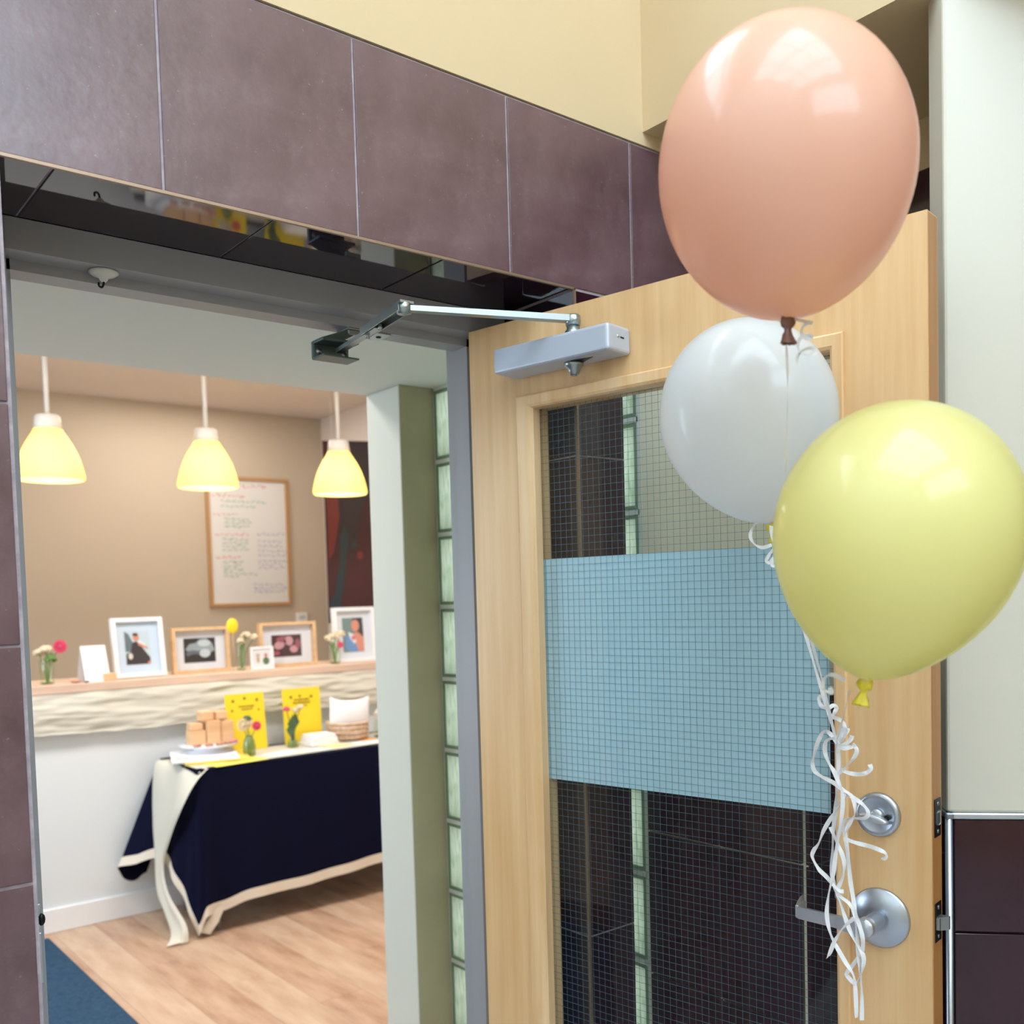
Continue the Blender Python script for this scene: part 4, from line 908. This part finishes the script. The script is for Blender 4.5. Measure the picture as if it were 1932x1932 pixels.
# yellow balloon-shaped pick behind the bud vase
t = thing('decorative_pick', 'yellow oval pick standing behind the bud vase', 'ornament', (2.104, 4.945, ZL))
B().blob((0, 0, 0.232), 0.032, 0.012, 0.040, 24, 12).build('oval', mat('bright yellow', rgb(238,214,40), 0.4), t)
B().tube([(0,0,0.004),(0,0,0.20)], 0.0018, 6).build('stick', M_nfr, t); B().lathe([(0.014,0),(0.014,0.004)], 16).build('foot', M_nfr, t)

# ================================================================== TABLE THINGS
ZTB = 0.7525
def blk(x, y, z, wd, dp, ht, label, rz=0.0):
    o = tag(B().box(-wd/2, wd/2, -dp/2, dp/2, 0, ht, 0.003).build('wooden_block', M_block), label, 'block', 'stacked wooden blocks'); o.location = (x, y, z); o.rotation_euler = (0, 0, rz)
# round cake-stand tray under the blocks
TX, TY = 1.84, 4.66
st = thing('display_tray', 'white tray on a low stand carrying the wooden blocks', 'tray', (TX, TY, ZTB+0.026))
B().lathe([(0.11,0),(0.115,0.004),(0.07,0.006),(0.07,0.028),(0.135,0.032),(0.14,0.038),(0.0,0.038)], 36).build('tray', M_paper, st)
zt = ZTB+0.0645
blk(TX-0.062, TY, zt, 0.075, 0.07, 0.068, 'lower wooden block at the left of the stack'); blk(TX+0.013, TY-0.005, zt, 0.068, 0.07, 0.112, 'tall upright wooden block in the middle of the stack'); blk(TX+0.084, TY+0.002, zt, 0.064, 0.07, 0.104, 'tall upright wooden block at the right of the stack')
blk(TX-0.065, TY+0.004, zt+0.0685, 0.06, 0.06, 0.036, 'small wooden block on top of the lower left block'); blk(TX-0.012+0.0, TY, zt+0.1125, 0.06, 0.06, 0.045, 'left wooden block of the top pair', 0.1); blk(TX+0.062, TY+0.004, zt+0.1125, 0.058, 0.06, 0.040, 'right wooden block of the top pair', -0.1)
# small brown biscuits in the tray rim front
M_bis = mat('brown clay', rgb(190,140,116), 0.8)
for k, (dx, dy, m_) in enumerate(((-0.09,-0.085,M_bis),(-0.04,-0.105,M_bis),(0.01,-0.112,M_bis),(0.055,-0.10,M_bis),(0.095,-0.075,mat('rose card', rgb(226,140,160), 0.7)))):
    o = tag(B().box(-0.018,0.018,-0.012,0.012,0,0.014,0.003).build('place_tile', m_), ('first brown tile from the left on the tray edge', 'second brown tile from the left on the tray edge', 'third brown tile from the left on the tray edge', 'rightmost brown tile on the tray edge, beside the rose one', 'small rose tile on the tray edge')[k], 'tile', 'small tiles on the tray' if k < 4 else None); o.location = (TX+dx, TY+dy, zt); o.rotation_euler = (0,0,random.uniform(-0.6,0.6))
def sheet(name, label, cat, x, y, z, wd, dp, th, m_, rz, group=None):
    o = tag(B().box(-wd/2, wd/2, -dp/2, dp/2, 0, th, min(th*0.3, 0.001)).build(name, m_), label, cat, group); o.location = (x, y, z); o.rotation_euler = (0, 0, rz); return o
mg = sheet('magazine', 'open white magazine with coloured print under the tray', 'magazine', 1.79, 4.60, ZTB+0.0125, 0.30, 0.34, 0.012, M_paper, -0.32)
poly = [(ink('sky blue',120,170,216), -0.02, -0.13), (ink('rose',210,120,130), -0.10, -0.10), (ink('sky blue',120,170,216), 0.09, -0.14)]
bb = B()
for k, (m_, x, y) in enumerate(poly): B().box(x-0.03, x+0.03, y-0.02, y+0.02, 0.0121, 0.0125).build('picture', m_, mg)
sheet('folder', 'thick yellow folder under the white magazine', 'folder', 1.83, 4.575, ZTB, 0.30, 0.31, 0.012, mat('pale yellow card', rgb(226,206,96), 0.6), -0.25)
sheet('paper_sheet', 'yellow paper sheet at the front edge of the table', 'paper', 1.865, 4.405, ZTB, 0.27, 0.13, 0.001, mat('lemon paper', rgb(244,226,110), 0.7), 0.12)
k = 0
for (x, y, wd, dp, rz, m_, lb) in ((2.13,4.47,0.16,0.10,0.2,M_paper,'white leaflet in front of the left yellow sign'),(2.30,4.45,0.15,0.10,-0.1,ink('pale aqua',206,226,230),'pale aqua leaflet near the middle of the table edge'),(2.42,4.49,0.13,0.10,0.3,ink('cream yellow',244,226,160),'cream yellow leaflet before the napkins'),(2.60,4.46,0.14,0.10,0.0,M_paper,'white leaflet before the basket'),(2.66,4.56,0.09,0.06,0.4,mat('orange card', rgb(240,170,90), 0.7),'orange and yellow card by the basket')):
    sheet('leaflet', lb, 'leaflet', x, y, ZTB, wd, dp, 0.0012, m_, rz, 'leaflets on the table')
for k in range(4): sheet('napkin', ('bottom','second','third','top')[k]+' white napkin of the folded stack by the basket', 'napkin', 2.40, 4.60, ZTB+0.0018+k*0.0135, 0.155-0.008*k, 0.14-0.006*k, 0.013, M_paper, 0.05*(-1)**k, 'folded napkins')
bk = thing('woven_basket', 'pale woven basket beside the right yellow sign', 'basket', (2.60, 4.655, ZTB))
prof_b = [(0.085,0.0),(0.098,0.01),(0.106,0.05),(0.110,0.095),(0.106,0.097),(0.101,0.05),(0.09,0.012),(0,0.01)]
B().lathe(prof_b, 40).build('body', M_wick, bk)
for zz in (0.02, 0.045, 0.07, 0.092): B().tube([((0.1065+zz*0.06)*math.cos(2*PI*i/36), (0.1065+zz*0.06)*math.sin(2*PI*i/36), zz) for i in range(37)], 0.004, 6, False).build('wicker_band', M_wick, bk)
cu_ = B(); v = []; f = []; N = 22
for i in range(N+1):
    for j in range(N+1):
        a, c = i/N*2-1, j/N*2-1
        e = (1-a*a)*(1-c*c); ear = 0.012*(abs(a)*abs(c))**3
        v.append((a*0.118, -0.045*math.sqrt(max(e, 0))*1.0, 0.075+0.09+c*0.088+ear*(1 if c > 0 else -1)*2))
for i in range(N):
    for j in range(N): q = i*(N+1)+j; f.append((q, q+1, q+N+2, q+N+1))
v2 = [(x, -y, z) for x, y, z in v]; cu_.add(v, f, True); cu_.add(v2, [tuple(reversed(q)) for q in f], True)
o = tag(cu_.build('cushion', M_paper), 'small white cushion standing up in the woven basket', 'cushion'); o.location = (2.605, 4.655, ZTB-0.052+0.005); o.rotation_euler = (0, 0.05, 0.0)

# ================================================================== WALL THINGS
wb = thing('whiteboard', 'oak framed whiteboard with coloured handwriting on the taupe wall', 'whiteboard', (2.978, 6.648, 1.47))
Wb, Hb = 0.612, 0.905
M_oakf = mat('honey oak frame', rgb(186,140,90), 0.5)
fr = B()
for a in ((-Wb/2,Wb/2,0,0.022),(-Wb/2,Wb/2,Hb-0.022,Hb),(-Wb/2,-Wb/2+0.022,0.022,Hb-0.022),(Wb/2-0.022,Wb/2,0.022,Hb-0.022)): fr.box(a[0],a[1],-0.022,0,a[2],a[3])
fr.build('frame', M_oakf, wb)
B().box(-Wb/2+0.022, Wb/2-0.022, -0.010, -0.002, 0.022, Hb-0.022).build('board', mat('white enamel board', rgb(226,222,216), 0.3), wb)
red, grn, blu = ink('red marker',214,110,104), ink('green marker',110,168,140), ink('blue marker',150,150,190)
shp = []
def scrib(m_, x0, x1, z, h=0.010):
    x = x0
    while x < x1:
        ln = random.uniform(0.015, 0.04); n = max(int(ln/0.007), 2)
        px, pz = x, z
        for i in range(n):
            nx = x+ln*(i+1)/n; nz = z+random.uniform(-h, h)
            dx, dz = nx-px, nz-pz; l = math.hypot(dx, dz); ox, oz = -dz/l*0.0022, dx/l*0.0022
            shp.append((m_, [(px+ox,pz+oz),(px-ox,pz-oz),(nx-ox,nz-oz),(nx+ox,nz+oz)])); px, pz = nx, nz
        x += ln+0.010
scrib(red,-0.16,0.14,0.845,0.016); scrib(red,-0.26,-0.05,0.775,0.014); scrib(grn,-0.20,0.12,0.735); scrib(grn,-0.20,0.02,0.70)
scrib(red,-0.26,-0.07,0.645,0.012)
for z in (0.61,0.585,0.56): scrib(grn,-0.18,0.0,z)
scrib(red,-0.25,-0.02,0.505,0.012)
for z in (0.47,0.445,0.42,0.395): scrib(grn,-0.20,-0.02,z)
scrib(red,-0.25,-0.06,0.345,0.012)
for z in (0.31,0.285,0.26,0.235,0.21): scrib(grn,-0.20,-0.08,z)
scrib(grn,-0.06,0.03,0.225)
for z in (0.51,0.46,0.425,0.39,0.36,0.32,0.295,0.27): scrib(blu,0.06,0.25,z)
for z in (0.15,0.125,0.10): scrib(blu,0.02,0.25,z)
poly_mesh('handwriting', shp, wb, -0.0104, 0.0)['kind'] = 'stuff'
# red canvas across the far right corner
cvp = thing('canvas_painting', 'tall dark red canvas painting with a blue green streak beside the whiteboard', 'painting', (3.06, 5.67, 1.346), math.radians(-24))
CW, CH = 0.54, 1.16
M_red = mat('crimson paint', rgb(60,2,7), 0.6, col2=rgb(46,1,5), scale=(3,3,1.5))
B().box(0, CW, 0, 0.035, 0, CH).build('canvas', M_red, cvp)
prp, tea, rs = ink('deep plum',28,4,16), ink('dark teal',8,36,44), ink('bright crimson',100,16,20)
CK = 0.9
poly_mesh('paint_strokes', [(m_, [(x*CK, z*CK) for x, z in q]) for m_, q in [(rs, [(0.015,0.45),(0.05,0.5),(0.10,0.75),(0.09,0.95),(0.05,1.0),(0.012,0.9)]),
  (prp, [(0.10,0.72),(0.12,0.55),(0.19,0.5),(0.22,0.62),(0.26,0.80),(0.34,0.98),(0.36,CH/CK),(0.05,CH/CK),(0.06,1.05),(0.11,0.95)]),
  (tea, [(0.0,0.0),(0.06,0.0),(0.10,0.2),(0.13,0.4),(0.16,0.62),(0.13,0.70),(0.10,0.62),(0.09,0.42),(0.05,0.22),(0.0,0.12)]),
  (tea, [(0.18,0.52),(0.215,0.55),(0.21,0.60),(0.185,0.57)]), (rs, ell(0.235,0.48,0.022,0.028))]], cvp, -0.0008, -0.0003)
for x in (0.06, CW-0.06): B().tube([(x,0.018,CH),(x,0.018,2.838-1.346)], 0.0012, 6).build('hanging_cord', M_socket, cvp)
sw = thing('wall_thermostat', 'small white thermostat on the taupe wall below the whiteboard', 'thermostat', (3.357, 6.65, 1.335))
B().box(-0.042,0.042,-0.028,-0.0005,0,0.075,0.004,2).build('case', M_socket, sw); B().box(-0.022,0.022,-0.0288,-0.0278,0.03,0.055).build('display', ink('lcd grey',186,196,190), sw)
# pendant lamps over the counter
M_shade = thin('yellow lamp shade', rgb(250,241,182), 0.5, 0.35)
M_bulb = mat('warm bulb', rgb(255,236,200), 0.5, emit=(1.0,0.80,0.5,1), es=5)
pp = [(0.063,0.240),(0.0665,0.232),(0.0775,0.213),(0.102,0.173),(0.121,0.135),(0.136,0.095),(0.147,0.055),(0.1545,0.018),(0.154,0.006),(0.150,0.0)]
for i, (x, lb) in enumerate(((1.285,'pale yellow pendant lamp at the left edge, above the ledge flowers'),(2.058,'middle yellow pendant lamp, hanging before the whiteboard'),(2.838,'right yellow pendant lamp, before the red canvas'))):
    t = thing('pendant_lamp', lb, 'lamp', (x, 5.07, 2.10), 0, 'pendant lamps over the counter')
    B().lathe(pp+[(r-0.003, z) for r, z in pp[::-1]], 40, None, True, False).build('shade', M_shade, t)
    B().lathe([(0.012,0.312),(0.050,0.306),(0.057,0.298),(0.0595,0.27),(0.0635,0.240),(0.055,0.240),(0.0,0.25)], 32).build('socket_cap', M_socket, t)
    B().blob((0,0,0.17), 0.034, 0.034, 0.048, 16, 10).build('bulb', M_bulb, t)
    B().tube([(0,0,0.30),(0,0,0.738)], 0.011, 10).build('cord', M_socket, t)
    B().lathe([(0.05,0.7385),(0.05,0.725),(0.02,0.71),(0.011,0.71)], 24).build('ceiling_rose', M_socket, t)
    l = bpy.data.lights.new('bulb_light', 'POINT'); l.energy = 2.2; l.color = (1.0,0.90,0.74); l.shadow_soft_size = 0.04
    o = bpy.data.objects.new('bulb_light', l); C.objects.link(o); o.parent = t; o.location = (0,0,0.09)
